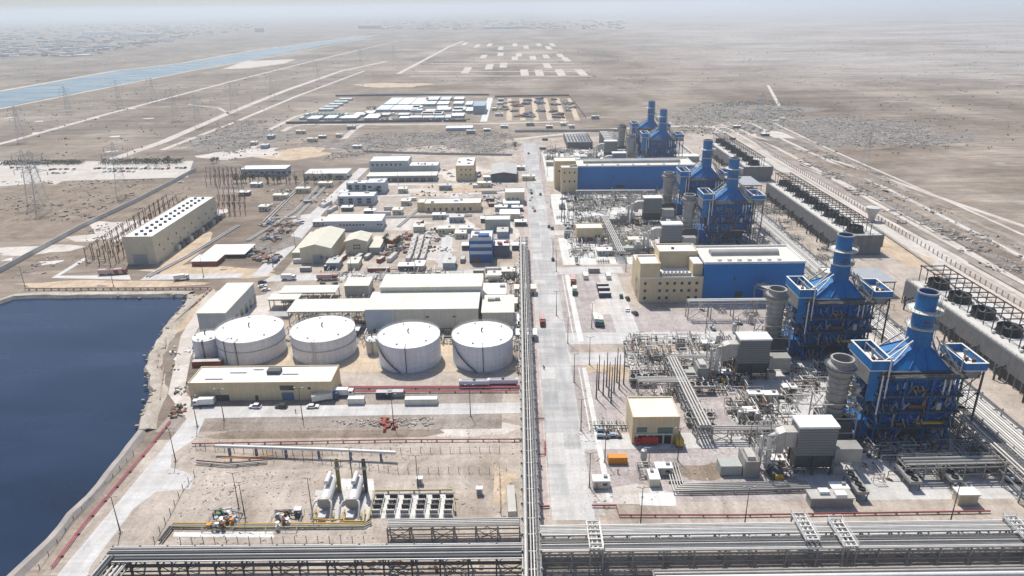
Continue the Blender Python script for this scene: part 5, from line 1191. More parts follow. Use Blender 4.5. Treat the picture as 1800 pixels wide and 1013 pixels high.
def make_pylon(h=46):
    o = thing('lattice_pylon', 'x', 'pylon'); m = MB()
    def lv(z): w = 4.6 * (1 - z / h) ** 1.15 + .75; return [Vector((sx * w, sy * w, z)) for sx, sy in ((-1, -1), (1, -1), (1, 1), (-1, 1))]
    zs = [0, 7, 13, 18, 23, 27, 31, 35, 39, 43, h]
    for z0, z1 in zip(zs[:-1], zs[1:]):
        a, b = lv(z0), lv(z1)
        for i in range(4):
            j = (i + 1) % 4; m.beam(a[i], b[i], .22); m.beam(a[i], b[j], .12); m.beam(a[j], b[i], .12); m.beam(b[i], b[j], .12)
    m.build('lattice_tower', PYL, o)
    for z, s in ((30, 8.5), (36, 10), (42, 7.5)):
        m = MB()
        for e in (-1, 1):
            for y in (-.8, .8): m.beam((e * 1.2, y, z), (e * s, 0, z + .6), .2); m.beam((e * 1.0, y, z + 2.4), (e * s, 0, z + .6), .2)
            for t in (.35, .65): m.beam((e * (1.2 + (s - 1.2) * t), 0, z + .5 * t), (e * (1.2 + (s - 1.2) * t), 0, z + 2.3 * (1 - t) + .6 * t), .15)
        q = m.build('crossarm', PYL, o)
        for e in (-1, 1): MB().lathe([(.1, -3.2), (.32, -3), (.1, -2), (.32, -1.8), (.1, -.6), (.1, .5)], (e * (s - .3), 0, z), 6).build('insulator', DGREY, q)
    return o
py_ = make_pylon()
for i, (px, py, a, s) in enumerate(((78, 372, 30, 1.0), (62, 362, 30, .95), (217, 345, 30, .95), (212, 190, 25, .9), (310, 212, 25, .95), (412, 200, 25, .95), (350, 225, 25, .9), (122, 200, 20, .85), (635, 115, 20, .9), (480, 176, 20, .9), (560, 150, 20, .85), (1518, 300, 50, .8), (1335, 215, 40, .8), (40, 250, 25, .9), (272, 180, 20, .85), (692, 104, 20, .85))):
    o = py_ if i == 0 else dup(py_, G(px, py), R(a)); o.location = G(px, py); o.rotation_euler = (0, 0, R(a)); o.scale = (s, s, s); o['group'] = 'lattice pylons of the power lines'; later(o, 'grey lattice pylon')
land(*G(217, 345)[:2], 'the dark scrub row'); land(*G(400, 200)[:2], 'the desert track bend'); land(*G(640, 110)[:2], 'the end of the canal'); land(*G(120, 200)[:2], 'the near reach of the canal'); land(*G(1500, 290)[:2], 'the right hand desert track'); land(*G(75, 372)[:2], 'the salt patches by the concrete wall')

# ------------------------------------------------------------------ gas heaters, metering and pipe station
psheet('concrete_pad', [(578, 842), (656, 842), (658, 862), (576, 862)], .075, PADW); psheet('concrete_pad', [(668, 868), (798, 868), (796, 912), (664, 912)], .075, PADW); psheet('concrete_pad', [(555, 862), (655, 862), (650, 930), (548, 930)], .078, ROADC)
def make_heater(chim):
    o = thing('gas_heater', 'x', 'gas heater')
    MB().tube([(0, -1, 2.9), (0, -.6, 2.9), (0, 8.5, 3.3), (0, 9.5, 3.3)], 1.7, 20).build('shell', WPIPE, o, True)
    MB().tube([(0, -1.9, 2.9), (0, -1.2, 2.9), (0, -.95, 2.9)], 2.0, 20).build('end_flange', PIPE, o, True)
    MB().tube([(-.4, 4, 6.1), (-.4, 9, 6.1)], .75, 14).build('expansion_tank', WPIPE, o, True)
    for y in (4.8, 8.2): MB().box(-.8, 0, y - .2, y + .2, 4.8, 5.6).build('saddle', STEEL, o)
    for y in (1, 7.5): MB().box(-1.6, 1.6, y - .4, y + .4, 0, 1.6).build('foot', CONC, o)
    MB().tube([(-1.3, -1.6, 4.2), (-2.4, -2.4, 4.2), (-2.9, -3.8, 3.4), (-2.9, -6.6, 1.0)], .32, 10).build('gas_pipe', PIPE, o, True); MB().tube([(1.3, -1.6, 4.2), (2.4, -2.4, 4.2), (2.8, -3.8, 3.4), (2.8, -6.6, 1.0)], .32, 10).build('gas_pipe', PIPE, o, True)
    MB().tube([(-1.4, -1.7, 4.3), (0, -2.4, 4.9), (1.4, -1.7, 4.3)], .5, 10).build('header', PIPE, o, True)
    MB().cbox((0, -4.5, .1), 2.2, 3, 1.3).build('burner_skid', M('pale_lilac_metal', (.5, .5, .52), .5), o)
    c = MB().lathe([(.62, 0), (.62, 9.5), (.66, 9.5), (.66, 11.6), (.5, 11.6)], (2.4, 7.4, .4), 14).build('chimney', chim, o, True); MB().lathe([(.68, 8.3), (.95, 8.6), (.95, 9.4), (.68, 9.6)], (2.4, 7.4, .4), 14).build('chimney_collar', PIPE, c, True)
    MB().rail(-2.6, 3.2, -7.2, -3.2, 0, w=.07).build('guard_rail', YEL, o); return o
for (px, py), ch, lab in (((574, 893), M('ochre_chimney', (.26, .21, .07), .6, var=.2), 'left grey gas heater vessel with an ochre chimney'), ((622, 893), M('dark_chimney', (.09, .075, .07), .6), 'right grey gas heater vessel with a dark chimney')):
    o = make_heater(ch); o.location = G(px, py); o['label'] = lab; o['group'] = 'gas heaters'; land(o.location.x, o.location.y, 'the ' + lab.split(' grey')[0] + ' gas heater')
ms = thing('metering_run', 'x', 'gas meter run')
for k in range(3): MB().tube([(-.8 + k * .8, -4.4, .9), (-.8 + k * .8, 4.4, .9)], .22, 8).build('pipe', STEEL, ms, True)
for k in range(4): MB().cbox((0, -3.6 + k * 2.4, .2), 2.4, .5, 1.9).build('valve_block', DGREY if k % 2 else STEEL, ms)
for k in range(3): MB().lathe([(.45, 0), (.45, .15), (.08, .2), (.08, .9)], (-.7 + k * .7, -1 + k, 1.3), 10).build('hand_wheel', RUST, ms)
MB().rail(-1.3, 1.3, -4.5, 4.5, .1, w=.08).build('guard_rail', WPIPE, ms)
for i, px in enumerate((665, 689.5, 714.5, 740.5, 765, 789)):
    o = ms if i == 0 else dup(ms, (0, 0, 0)); o.location = G(px, 892); o['label'] = 'dark gas metering run of pipes and valves, ' + ORD[i] + ' from left of the six'; o['group'] = 'gas metering runs'
land(*G(730, 890)[:2], 'the gas metering runs')
ygp = M('yellow_grey_pipe', (.42, .36, .20), .5)
lowpipes('yellowish header pipe behind the six gas metering runs', gp((648, 920), (660, 868), (796, 866), (800, 905)), 1, .33, .6, .8, ygp)
lowpipes('long rusty silver header pipe in front of the two gas heaters', gp((303, 926), (430, 928), (640, 926), (652, 920)), 3, .26, .7, .5, [ygp, STEEL, YEL])
lowpipes('yellow looped pipe between the front ends of the two gas heaters', gp((556, 900), (556, 918), (580, 920), (606, 918), (606, 902)), 1, .25, .5, .9, YEL)
lowpipes('yellow looped pipe right of the second gas heater front end', gp((603, 915), (606, 922), (640, 922), (642, 902)), 1, .25, .5, .9, YEL)
lowpipes('large white pipeline on blue supports behind the gas heaters', gp((381, 798), (475, 801), (590, 805), (697, 810)), 1, .6, 1, 2.6, WPIPE, sup=M('blue_support', (.10, .15, .24), .5), step=9)
lowpipes('low rusty pipeline in front of the large white pipeline', gp((345, 815), (400, 820), (470, 814)), 2, .25, .8, .7, [PIPE, RUST])
lowpipes('orange banded small pipe running under the large white pipeline', gp((390, 811), (455, 809), (480, 806)), 1, .2, .5, 1.1, ORA)
lowpipes('dark twin pipes entering the valve station from below', gp((283, 955), (302, 930)), 2, .3, .8, .6, DGREY)
def valve_station(label, px, py, n, seed, cols):
    o = thing('valve_station', label, 'valve station', G(px, py)); r2 = random.Random(seed)
    for k in range(n):
        x, y = r2.uniform(-4, 4), r2.uniform(-3, 5); mt = r2.choice(cols); t = r2.random(); m = MB()
        if t < .4: m.lathe([(.15, 0), (.15, .6), (.7, .7), (.75, 1.2), (.2, 1.5), (.2, 2.4), (.6, 2.45), (.6, 2.6), (.1, 2.7)], (x, y, 0), 10); nm = 'valve'
        elif t < .75: m.tube([(x, y, .2), (x, y, 1.6), (x + r2.uniform(1, 3), y + r2.uniform(-1, 1), 1.6), (x + 3, y, .2)], .26, 8); nm = 'pipe_loop'
        else: m.cbox((x, y, 0), r2.uniform(.6, 1.6), r2.uniform(.6, 1.4), r2.uniform(1, 2.6)); nm = 'actuator'
        m.build(nm, mt, o)
    MB().rail(-4.5, 4.5, -3.5, 5.2, .1, w=.07).build('guard_rail', STEEL, o); land(o.location.x, o.location.y, label.split(' of ')[0].replace('cluttered', 'the cluttered')); return o
valve_station('cluttered left valve station of rust orange, blue and grey valves', 390, 922, 26, 4, [ORA, LBLUE, STEEL, DGREY, RUST, GREEN, WPIPE]); valve_station('cluttered smaller valve station of pale pipes left of the gas heaters', 500, 922, 14, 6, [STEEL, WPIPE, DGREY, RUST])
psheet('concrete_pad', [(306, 936), (480, 936), (482, 946), (304, 944)], .078, PADW)
for lab, px, py, mt in (('small pale blue cabinet left of the first gas heater', 525, 906, LBLUE), ('small white kiosk behind the gas metering runs', 738, 851, WHITE), ('white cube cabinet near the empty fence corner', 843, 869, WHITE)):
    o = thing('cabinet', lab, 'cabinet', G(px, py)); MB().box(-.9, .9, -.7, .7, .2, 2.3).build('body', mt, o); MB().box(-1.05, 1.05, -.85, .85, 2.3, 2.5).build('roof', WHITE, o); MB().box(-.7, .7, -.76, -.7, .4, 2.1).build('door', STEEL, o)
def fence(label, pix, h=2.4, gap=3.2, mat=DGREY, name='wire_fence', pr=.07, wires=(.5, 1.2, 2.0), postw=None, maxp=98):
    P3 = [G(*p) for p in pix]; b0 = P3[0]; o = thing(name, label, 'fence', b0); L_ = sum((b - a).length for a, b in zip(P3[:-1], P3[1:])); gap = max(gap, L_ / maxp); base = None
    for a, b in zip(P3[:-1], P3[1:]):
        n = max(1, int((b - a).length / gap))
        for i in range(n + 1):
            if base is None: q = base = MB().box(-pr, pr, -(postw or pr), (postw or pr), 0, h).build('post', mat, o)
            else: q = base.copy(); COL.objects.link(q)
            q.location = a + (b - a) * (i / n) - b0
        for z in wires: MB().beam(a - b0 + Vector((0, 0, z)), b - b0 + Vector((0, 0, z)), .05).build('wire', STEEL, o)
    return o
fence('thin wire fence along the back of the gas station field', [(470, 802), (700, 832), (878, 832), (880, 905)])
fence('thin wire fence along the front of the gas heaters', [(318, 956), (640, 954)]); fence('thin wire fence at the left of the valve station', [(272, 955), (300, 905), (322, 862), (342, 838)])
fence('thin wire fence from the far corner of the pipe field', [(345, 790), (480, 800), (878, 795)])
fence('pale precast post fence running along the right side of the plant', [(1850, 575), (1567, 401), (1400, 300), (1330, 254)], 3, 4, M('pale_post', (.42, .37, .33), .9), 'boundary_fence', .22, (.4, 1.4, 2.6), .3)
fence('second post fence line right of the pale precast fence', [(1880, 520), (1600, 372), (1440, 300)], 2, 8, RUST, 'boundary_fence', .12, (1.2,), .12)
fence('post fence along the shore beside the red twin pipes', [(70, 1000), (130, 915), (235, 800)], 1.5, 4, DGREY)

# ------------------------------------------------------------------ plant equipment between the filter houses and the road
def EQ():
    e = {}
    o = thing('transformer', 'x', 'transformer'); MB().box(-2, 2, -1.4, 1.4, .4, 3.6).build('tank_body', M('transformer_grey', (.30, .31, .31), .5), o)
    for s in (-1, 1):
        m = MB()
        for i in range(9): m.box(-1.8 + i * .42, -1.6 + i * .42, min(s * 1.4, s * 2.3), max(s * 1.4, s * 2.3), .7, 3.2)
        m.build('radiator', STEEL, o)
    MB().tube([(-1.8, 0, 4.3), (1.8, 0, 4.3)], .4, 10).build('conservator', PIPE, o)
    for i in range(3): MB().lathe([(.15, 3.6), (.3, 3.8), (.15, 4.1), (.3, 4.3), (.1, 5)], (-1.2 + i * 1.2, -.8, 0), 8).build('bushing', RUST, o)
    e['transformer'] = o
    o = thing('pump_skid', 'x', 'pump skid'); MB().box(-2.2, 2.2, -1, 1, .1, .5).build('base_frame', DGREY, o); MB().tube([(-2, 0, 1.2), (-.2, 0, 1.2)], .6, 12).build('motor', LBLUE, o, True); MB().lathe([(.3, .5), (.85, .7), (.85, 1.5), (.3, 1.8)], (1, 0, 0), 12).build('pump_casing', STEEL, o, True); MB().tube([(1, 0, 1.5), (1, 0, 2.8), (1, 2.5, 2.8), (1, 2.5, .2)], .25, 8).build('discharge_pipe', PIPE, o, True); e['pump skid'] = o
    o = thing('equipment_cabin', 'x', 'cabin'); MB().box(-2.6, 2.6, -1.6, 1.6, .3, 3).build('wall', CREAMW, o); MB().box(-2.75, 2.75, -1.75, 1.75, 3, 3.2).build('roof', WHITE, o); MB().box(-2, -1, -1.66, -1.6, .4, 2.4).build('door', STEEL, o); MB().box(.4, 1.8, -1.66, -1.6, 1.4, 2.3).build('window', GLASS, o); MB().cbox((1.4, .4, 3.2), 1.2, 1, .7).build('roof_unit', STEEL, o); e['cabin'] = o
    o = thing('fin_fan_cooler', 'x', 'cooler'); MB().box(-5, 5, -1.8, 1.8, 2.6, 3.6).build('fin_box', STEEL, o)
    for x in (-4.6, 0, 4.6):
        for y in (-1.5, 1.5): MB().box(x - .12, x + .12, y - .12, y + .12, 0, 2.6).build('leg', DGREY, o)
    for i in range(4): MB().lathe([(1.05, 3.6), (1.0, 4.1), (.9, 4.1), (.9, 3.7), (.05, 3.75)], (-3.7 + i * 2.47, 0, 0), 16).build('fan_ring', BLACKISH, o)
    e['cooler'] = o
    o = thing('process_vessel', 'x', 'vessel'); MB().lathe([(.05, .8), (.9, 1), (1.1, 1.4), (1.1, 4.2), (.9, 4.6), (.05, 4.8)], (0, 0, 0), 16).build('shell', PIPE, o, True)
    for t in range(3): MB().box(.8 * math.cos(t * 2.1) - .1, .8 * math.cos(t * 2.1) + .1, .8 * math.sin(t * 2.1) - .1, .8 * math.sin(t * 2.1) + .1, 0, 1.3).build('leg', DGREY, o)
    MB().tube([(0, 0, 4.7), (0, 0, 5.5), (1.8, 0, 5.5), (1.8, 0, .2)], .18, 8).build('pipe', STEEL, o, True); e['vessel'] = o
    o = thing('pipe_manifold', 'x', 'manifold')
    for k in range(5): MB().tube([(-3 + k * 1.4, -1.5, .3), (-3 + k * 1.4, -1.5, 2), (-3 + k * 1.4, 1.5, 2), (-3 + k * 1.4, 1.5, .3)], .2, 8).build('pipe_loop', [STEEL, PIPE, DGREY][k % 3], o, True)
    MB().tube([(-3.6, 0, 1), (3.4, 0, 1)], .32, 8).build('header', PIPE, o, True); MB().rail(-3.8, 3.6, -2, 2, .1, w=.08).build('guard_rail', STEEL, o); e['manifold'] = o
    return e
E_ = EQ(); EB = {'transformer': 'grey finned transformer', 'pump skid': 'small pump skid', 'cabin': 'cream equipment cabin', 'cooler': 'grey fin fan cooler', 'vessel': 'upright silver vessel', 'manifold': 'low pipe manifold'}
EP = [('cabin', 1165, 832, 0), ('vessel', 1131, 812, 0), ('manifold', 1131, 830, 90), ('cabin', 1148, 848, 90), ('transformer', 1115, 668, 0), ('cooler', 1128, 676, 0), ('manifold', 1060, 752, 0), ('pump skid', 1060, 770, 0), ('pump skid', 1082, 769, 0), ('manifold', 1085, 752, 0), ('pump skid', 1060, 760, 0),
      ('cabin', 1325, 702, 0), ('cabin', 1352, 703, 0), ('transformer', 1275, 640, 0), ('cabin', 1272, 665, 0), ('cooler', 1232, 690, 0), ('manifold', 1262, 690, 0), ('vessel', 1330, 745, 0), ('vessel', 1300, 742, 0), ('manifold', 1300, 760, 0), ('cabin', 1318, 732, 0), ('pump skid', 1370, 700, 0), ('transformer', 1345, 760, 0), ('cabin', 1360, 818, 0), ('cabin', 1385, 690, 0),
      ('cabin', 1472, 868, 0), ('manifold', 1220, 608, 0), ('transformer', 1195, 612, 0), ('cabin', 1243, 612, 0), ('vessel', 1262, 606, 0), ('vessel', 1290, 585, 0), ('cabin', 1056, 855, 0), ('transformer', 1200, 660, 0), ('manifold', 1160, 655, 0), ('manifold', 1240, 730, 0), ('cooler', 1228, 745, 0)]
for u in ((388, 470), (470, 556), (600, 740)):
    for k in range(48):
        EP.append((rnd.choice(['transformer', 'pump skid', 'cabin', 'cooler', 'vessel', 'vessel', 'manifold', 'manifold', 'pump skid']), rnd.uniform(30, 116), rnd.uniform(u[0], u[1] - 14 if u[0] == 470 else u[1]), 'w'))
for k in range(80): EP.append((rnd.choice(['pump skid', 'manifold', 'vessel', 'manifold', 'transformer', 'cooler']), rnd.uniform(86, 158), rnd.choice([rnd.uniform(176, 192), rnd.uniform(232, 262), rnd.uniform(293, 322), rnd.uniform(380, 412)]), 'w'))
for k in range(22): EP.append((rnd.choice(['pump skid', 'manifold', 'vessel', 'vessel', 'pump skid']), rnd.uniform(-100, -52), rnd.uniform(292, 330), 'w'))
for k in range(16): EP.append((rnd.choice(['pump skid', 'manifold', 'vessel', 'vessel', 'cabin']), rnd.uniform(-12, -1), rnd.uniform(270, 390), 'w'))
occ = []
for c in list(bpy.data.objects):
    if c.name.startswith(('air_filter', 'bypass', 'pump_house', 'turbine_hall', 'control', 'treatment')) and c.parent is None: occ.append(c.location)
for i, (key, a, b, m_) in enumerate(EP):
    p = Vector((a, b, 0)) if m_ == 'w' else G(a, b); rz = rnd.choice([0, R(90), R(180)]) if m_ == 'w' else R(m_)
    if m_ == 'w' and (any(abs(p.x - q.x) < 5.5 and abs(p.y - q.y) < 4.5 for q in occ) or (56 < p.x < 66) or (p.x < 145 and 327 < p.y < 362) or (561 < p.y < 594) or (p.x > 118 and any(abs(p.y - t[0]) < 14 for t in TR)) or any(80 < p.x < 116 and -32 < p.y - t[0] < 2 for t in TR)): continue
    occ.append(p); put(E_, key, p, rz, None, 'process equipment: ' + key + ' units', EB[key])
for px, py in ((1085, 813),): put(CT, 'short red', G(px, py), 0, 'orange brown generator box left of the silver vessel cluster').children[0]
a = G(1085, 813); o = [q for q in bpy.data.objects if q.get('label') == 'orange brown generator box left of the silver vessel cluster'][0]
for ch in o.children: ch.data = ch.data.copy(); ch.data.materials[0] = ORA
o['label'] = 'orange generator box left of the silver vessel cluster'; o.name = 'generator_box'
# brown drums, crates and rubble
def rubble(label, pix, n, s0, s1, mats, name='rubble', flat=.6, seed=1, pipes=False):
    r2 = random.Random(seed); P3 = [G(*p) for p in pix]; x0, x1 = min(p.x for p in P3), max(p.x for p in P3); y0, y1 = min(p.y for p in P3), max(p.y for p in P3)
    def inside(x, y):
        c = False; j = len(P3) - 1
        for i in range(len(P3)):
            a, b = P3[i], P3[j]
            if (a.y > y) != (b.y > y) and x < (b.x - a.x) * (y - a.y) / (b.y - a.y) + a.x: c = not c
            j = i
        return c
    ms_ = [MB() for _ in mats]; k = 0; clumps = [(r2.uniform(x0, x1), r2.uniform(y0, y1)) for _ in range(max(4, n // 25))]
    while k < n:
        cx_, cy_ = r2.choice(clumps); sp = (x1 - x0) * .045 + 2.5; x, y = r2.gauss(cx_, sp), r2.gauss(cy_, sp * .7); k += 1
        if not inside(x, y): continue
        s = r2.uniform(s0, s1); a = r2.uniform(0, 3.14); m = r2.choice(ms_); c_, q = math.cos(a), math.sin(a); L_ = s * r2.choice([1, 1, 1.6, 3]); h = s * flat * r2.uniform(.5, 1.3)
        if pipes and r2.random() < .62:   # small pipe or frame on two legs
            ax = r2.random() < .5; L_ = r2.uniform(2, 8); z = r2.uniform(.5, 3.6); e = Vector((L_, 0, 0)) if ax else Vector((0, L_, 0)); p = Vector((x, y, z)); w_ = r2.uniform(.12, .34)
            m.beam(p, p + e, w_); m.beam(p, p - Vector((0, 0, z)), .16); m.beam(p + e, p + e - Vector((0, 0, z)), .16)
            if z > 2: m.beam(p - Vector((0, 0, z * .5)), p + e - Vector((0, 0, z * .5)), .12)
            continue
        A = [(x + c_ * u * L_ / 2 - q * v * s / 2, y + q * u * L_ / 2 + c_ * v * s / 2) for u, v in ((-1, -1), (1, -1), (1, 1), (-1, 1))]
        t = r2.uniform(.5, 1); m.hull([(*p, 0) for p in A], [(x + (p[0] - x) * t, y + (p[1] - y) * t, h * r2.uniform(.7, 1.2)) for p in A])
    al = MB(); idx = []
    for i, m in enumerate(ms_): al.add(m.v, m.f); idx += [i] * len(m.f)
    o = al.build(name, mats[0]); tag(o, label, name.replace('_', ' '), kind='stuff')
    for mt in mats[1:]: o.data.materials.append(mt)
    for p, i in zip(o.data.polygons, idx): p.material_index = i
ROCK = M('broken_concrete', (.44, .39, .345), .95, var=.3, scale=.8); ROCKD = M('dark_spoil', (.27, .235, .20), .95, var=.3, scale=.8)
rubble('broken rubble and stones scattered in the dark dirt field', [(575, 738), (765, 735), (760, 752), (590, 750)], 420, .3, .9, [ROCK, ROCK, ROCKD, MATS['rock_rubble']], seed=2)
rubble('red scrap heap in the dark dirt field', [(672, 734), (695, 734), (697, 757), (670, 757)], 34, .5, 1.5, [REDB], 'scrap', .9, 3)
rubble('loose debris near the left end of the long beige building', [(305, 715), (338, 690), (335, 728), (300, 735)], 80, .4, 1.5, [ROCKD, RUST, ROCK], 'scrap', .7, 4)
rubble('dark scrap heaps behind the open shelter', [(440, 395), (530, 390), (480, 470), (440, 455)], 330, .8, 2.6, [ROCKD, RUST, ROCK, M('scrap_blue', (.06, .09, .15), .6)], 'scrap', .7, 5)
rubble('mixed scrap in the storage yard beside the containers', [(655, 450), (720, 405), (730, 465), (610, 465)], 200, .8, 2.4, [ROCKD, REDB, ROCK], 'scrap', .8, 6)
rubble('wide field of dark scrap and spoil behind the office blocks', [(560, 285), (640, 235), (905, 230), (900, 272), (660, 270)], 3600, .4, 1.6, [ROCKD, ROCK, M('grey_scrap', (.34, .32, .30), .8)], 'scrap', .5, 7)
rubble('spoil heaps beside the far desert track', [(335, 262), (400, 212), (500, 215), (410, 285)], 2600, .4, 1.7, [ROCKD, ROCK, MATS['grey_scrap']], 'rubble', .5, 8)
rubble('circle of spoil heaps in the desert at right', [(1385, 222), (1480, 200), (1600, 215), (1690, 250), (1580, 262), (1440, 258)], 5000, .5, 1.8, [ROCKD, ROCK, MATS['grey_scrap']], 'rubble', .45, 9)
rubble('scattered scrap and spoil beyond the farthest boilers', [(1180, 205), (1240, 180), (1400, 175), (1420, 215), (1330, 240), (1200, 240)], 3600, .5, 1.9, [ROCKD, ROCK, MATS['grey_scrap'], GREEN], 'scrap', .5, 10)
rubble('dark stacked goods in the first lane of the material yard', [(870, 175), (890, 175), (895, 212), (868, 214)], 140, 2, 5, [ROCKD, ROCK, GREEN], 'stacked_goods', .5, 11)
rubble('dark stacked goods in the second lane of the material yard', [(900, 175), (915, 175), (920, 210), (898, 212)], 140, 2, 5, [ROCKD, RUST], 'stacked_goods', .5, 12)
rubble('dark blue stacked goods in the third lane of the material yard', [(920, 173), (932, 173), (938, 212), (925, 212)], 160, 2, 5, [MATS['scrap_blue'], ROCKD], 'stacked_goods', .6, 13)
rubble('dark blue stacked goods in the fourth lane of the material yard', [(942, 173), (953, 173), (962, 206), (946, 206)], 160, 2, 5, [MATS['scrap_blue'], ROCKD], 'stacked_goods', .6, 14)
rubble('pile of goods ringed by a sandy lane in the material yard', [(966, 176), (980, 176), (990, 208), (970, 208)], 160, 2, 5, [ROCKD, MATS['scrap_blue'], RUST], 'stacked_goods', .6, 15)
rubble('loose goods at the right end of the material yard', [(990, 173), (1005, 173), (1018, 205), (1000, 207)], 140, 2, 5, [ROCKD, ROCK], 'stacked_goods', .6, 16)
rubble('stones and litter along the dark verge right of the fence', [(1400, 280), (1560, 330), (1800, 455), (1800, 520), (1560, 380)], 900, .6, 2.2, [ROCK, ROCKD], 'rubble', .5, 17)
rubble('clutter of pipes and crates on the ground behind the lower left rack', [(700, 955), (900, 945), (900, 1010), (560, 1010)], 160, .3, 1.2, [ROCK, ROCKD, RUST], 'debris', .5, 18)
rubble('small stones scattered across the lower dirt fields', [(300, 1010), (340, 740), (915, 735), (915, 950)], 1600, .15, .42, [ROCK, ROCKD], 'stones', .6, 19)
rubble('small stones scattered over the gravel lots right of the road', [(1020, 900), (1020, 700), (1250, 690), (1330, 890)], 800, .15, .4, [ROCK, ROCKD], 'stones', .6, 20)
for i in range(6): psheet('lane_sheet', [(892 + i * 21, 173), (899 + i * 21, 173), (900 + i * 24, 212), (890 + i * 24, 212)], .055, SAND)

# ------------------------------------------------------------------ trees
def make_tree(seed, h=7, w=3):
    r2 = random.Random(seed); o = thing('tree', 'x', 'tree'); m = MB(); m.lathe([(.28, 0), (.2, h * .35), (.06, h * .8)], (0, 0, 0), 7)
    for k in range(5):
        a = k * 1.26; m.tube([(0, 0, h * .3), (math.cos(a) * w * .35, math.sin(a) * w * .35, h * .55), (math.cos(a) * w * .6, math.sin(a) * w * .6, h * .75)], .07, 5)
    m.build('trunk', BARK, o); c = MB(); cl = [(r2.uniform(-w, w) * .6, r2.uniform(-w, w) * .6, h * r2.uniform(.4, .92), w * r2.uniform(.28, .5)) for _ in range(12)]
    for k in range(900):
        x, y, z, r_ = r2.choice(cl); d = Vector((r2.gauss(0, 1), r2.gauss(0, 1), r2.gauss(0, 1))).normalized() * r_ * r2.uniform(.5, 1.1); p = Vector((x, y, z)) + d; s = r2.uniform(.12, .3)
        u = Vector((r2.gauss(0, 1), r2.gauss(0, 1), r2.gauss(0, 1))).normalized(); v = u.orthogonal().normalized(); c.add([p - u * s, p + v * s * .7, p + u * s, p - v * s * .7], [(0, 1, 2, 3)])
    c.build('crown', LEAF, o); return o
trs = [make_tree(1), make_tree(2, 6, 3.4), make_tree(3, 8, 2.4)]; 
for i, (px, py) in enumerate(((261, 292), (275, 292), (296, 291), (374, 288), (381, 286), (470, 322), (482, 323), (494, 322), (510, 323), (521, 321), (428, 322), (445, 322), (700, 432), (706, 436), (698, 440), (318, 722), (571, 462), (680, 437), (905, 262), (662, 342), (580, 322), (598, 320), (540, 322), (556, 323), (416, 322))):
    q = trs[i % 3]; o = q if i < 3 else dup(q, G(px, py)); o.location = G(px, py); o.rotation_euler = (0, 0, i * 1.3); s = rnd.uniform(.75, 1.2) * (.5 if px == 318 else 1); o.scale = (s, s, s); o['group'] = 'green trees about the plant'; later(o, 'green leafy tree')
hd_ = MB(); r2 = random.Random(12); a, b = G(0, 291), G(315, 289)
for k in range(5200):
    t = r2.random()
    if .44 < t < .55: continue
    p = a + (b - a) * t + Vector((r2.gauss(0, 1), r2.gauss(0, 4) + 6, r2.uniform(.2, 4.2 if t > .55 else 3))); s = r2.uniform(.3, .8); u = Vector((r2.gauss(0, 1), r2.gauss(0, 1), r2.gauss(0, 1))).normalized(); v = u.orthogonal().normalized()
    hd_.add([p - u * s, p + v * s * .7, p + u * s, p - v * s * .7], [(0, 1, 2, 3)])
tag(hd_.build('shrubbery', M('dusty_leaves', (.07, .075, .05), .9, var=.4, scale=.4)), 'dark dusty shrub row behind the sandy car lot', 'shrubbery', kind='stuff')
sc = MB(); r2 = random.Random(21)
for k in range(2600):
    px, py = r2.uniform(0, 1800), 45 + 230 * r2.random() ** 1.6
    if 560 < px < 1450 and py > 150: continue
    if px < 640 and abs(py - (176 - px * .175)) < 16: continue
    p = G(px, py); s = r2.uniform(.4, 1.3) * (1 + p.y / 3500)
    for j in range(2):
        u = Vector((r2.gauss(0, 1), r2.gauss(0, 1), r2.gauss(0, .6))).normalized(); v = u.orthogonal().normalized(); q = p + Vector((r2.gauss(0, s), r2.gauss(0, s), s * .45)); sc.add([q - u * s, q + v * s * .6, q + u * s, q - v * s * .6], [(0, 1, 2, 3)])
tag(sc.build('undergrowth', MATS['dusty_leaves']), 'dry scrub bushes dotted over the desert plain', 'scrub', kind='stuff')
# distant town
tw = [MB(), MB(), MB()]; r2 = random.Random(31)
for k in range(1500):
    px = r2.choice([r2.uniform(-20, 640), r2.uniform(-20, 640), r2.uniform(-20, 640), r2.uniform(-20, 640), r2.uniform(640, 1100)]); py = r2.uniform(42, 100) if px < 640 else r2.uniform(36, 52)
    if px < 640 and py > 150 - px * .17 - 25: continue
    p = G(px, py); s = r2.uniform(5, 24); r2.choice(tw).box(p.x - s, p.x + s, p.y - s * .4, p.y + s * .4, 0, r2.uniform(3, 8))
tm = MB(); ti = []
for i, m in enumerate(tw): tm.add(m.v, m.f); ti += [i] * len(m.f)
o = tm.build('distant_town', WHITE); o.data.materials.append(MATS['grey_scrap']); o.data.materials.append(M('town_tan', (.42, .36, .3), .9)); tag(o, 'pale low town fading into haze beyond the canal', 'town', kind='stuff')
for p, i in zip(o.data.polygons, ti): p.material_index = i
for lab, x0, x1, yb, yt, mt in (('dark distant tower block standing above the hazy town', 448, 458, 57, 50, CONC), ('long white distant shed at the far left of the plain', 145, 190, 61, 57, WHITE), ('second long white distant shed beyond the canal', 238, 272, 64, 60, WHITE), ('long grey distant works on the horizon beyond the canal end', 850, 930, 51, 47, LBLUE), ('pale distant plant in haze beyond the canal end', 630, 665, 51, 45, CONC)):
    a, b = G(x0, yb), G(x1, yb); h = HT((x0 + x1) / 2, a.y, yt); o = thing('distant_building', lab, 'building', a); MB().box(0, b.x - a.x, 0, 60, 0, h).build('wall', mt, o); MB().box(-.5, b.x - a.x + .5, -.5, 60.5, h, h + 1).build('roof', WHITE if mt != DCONC else DCONC, o)
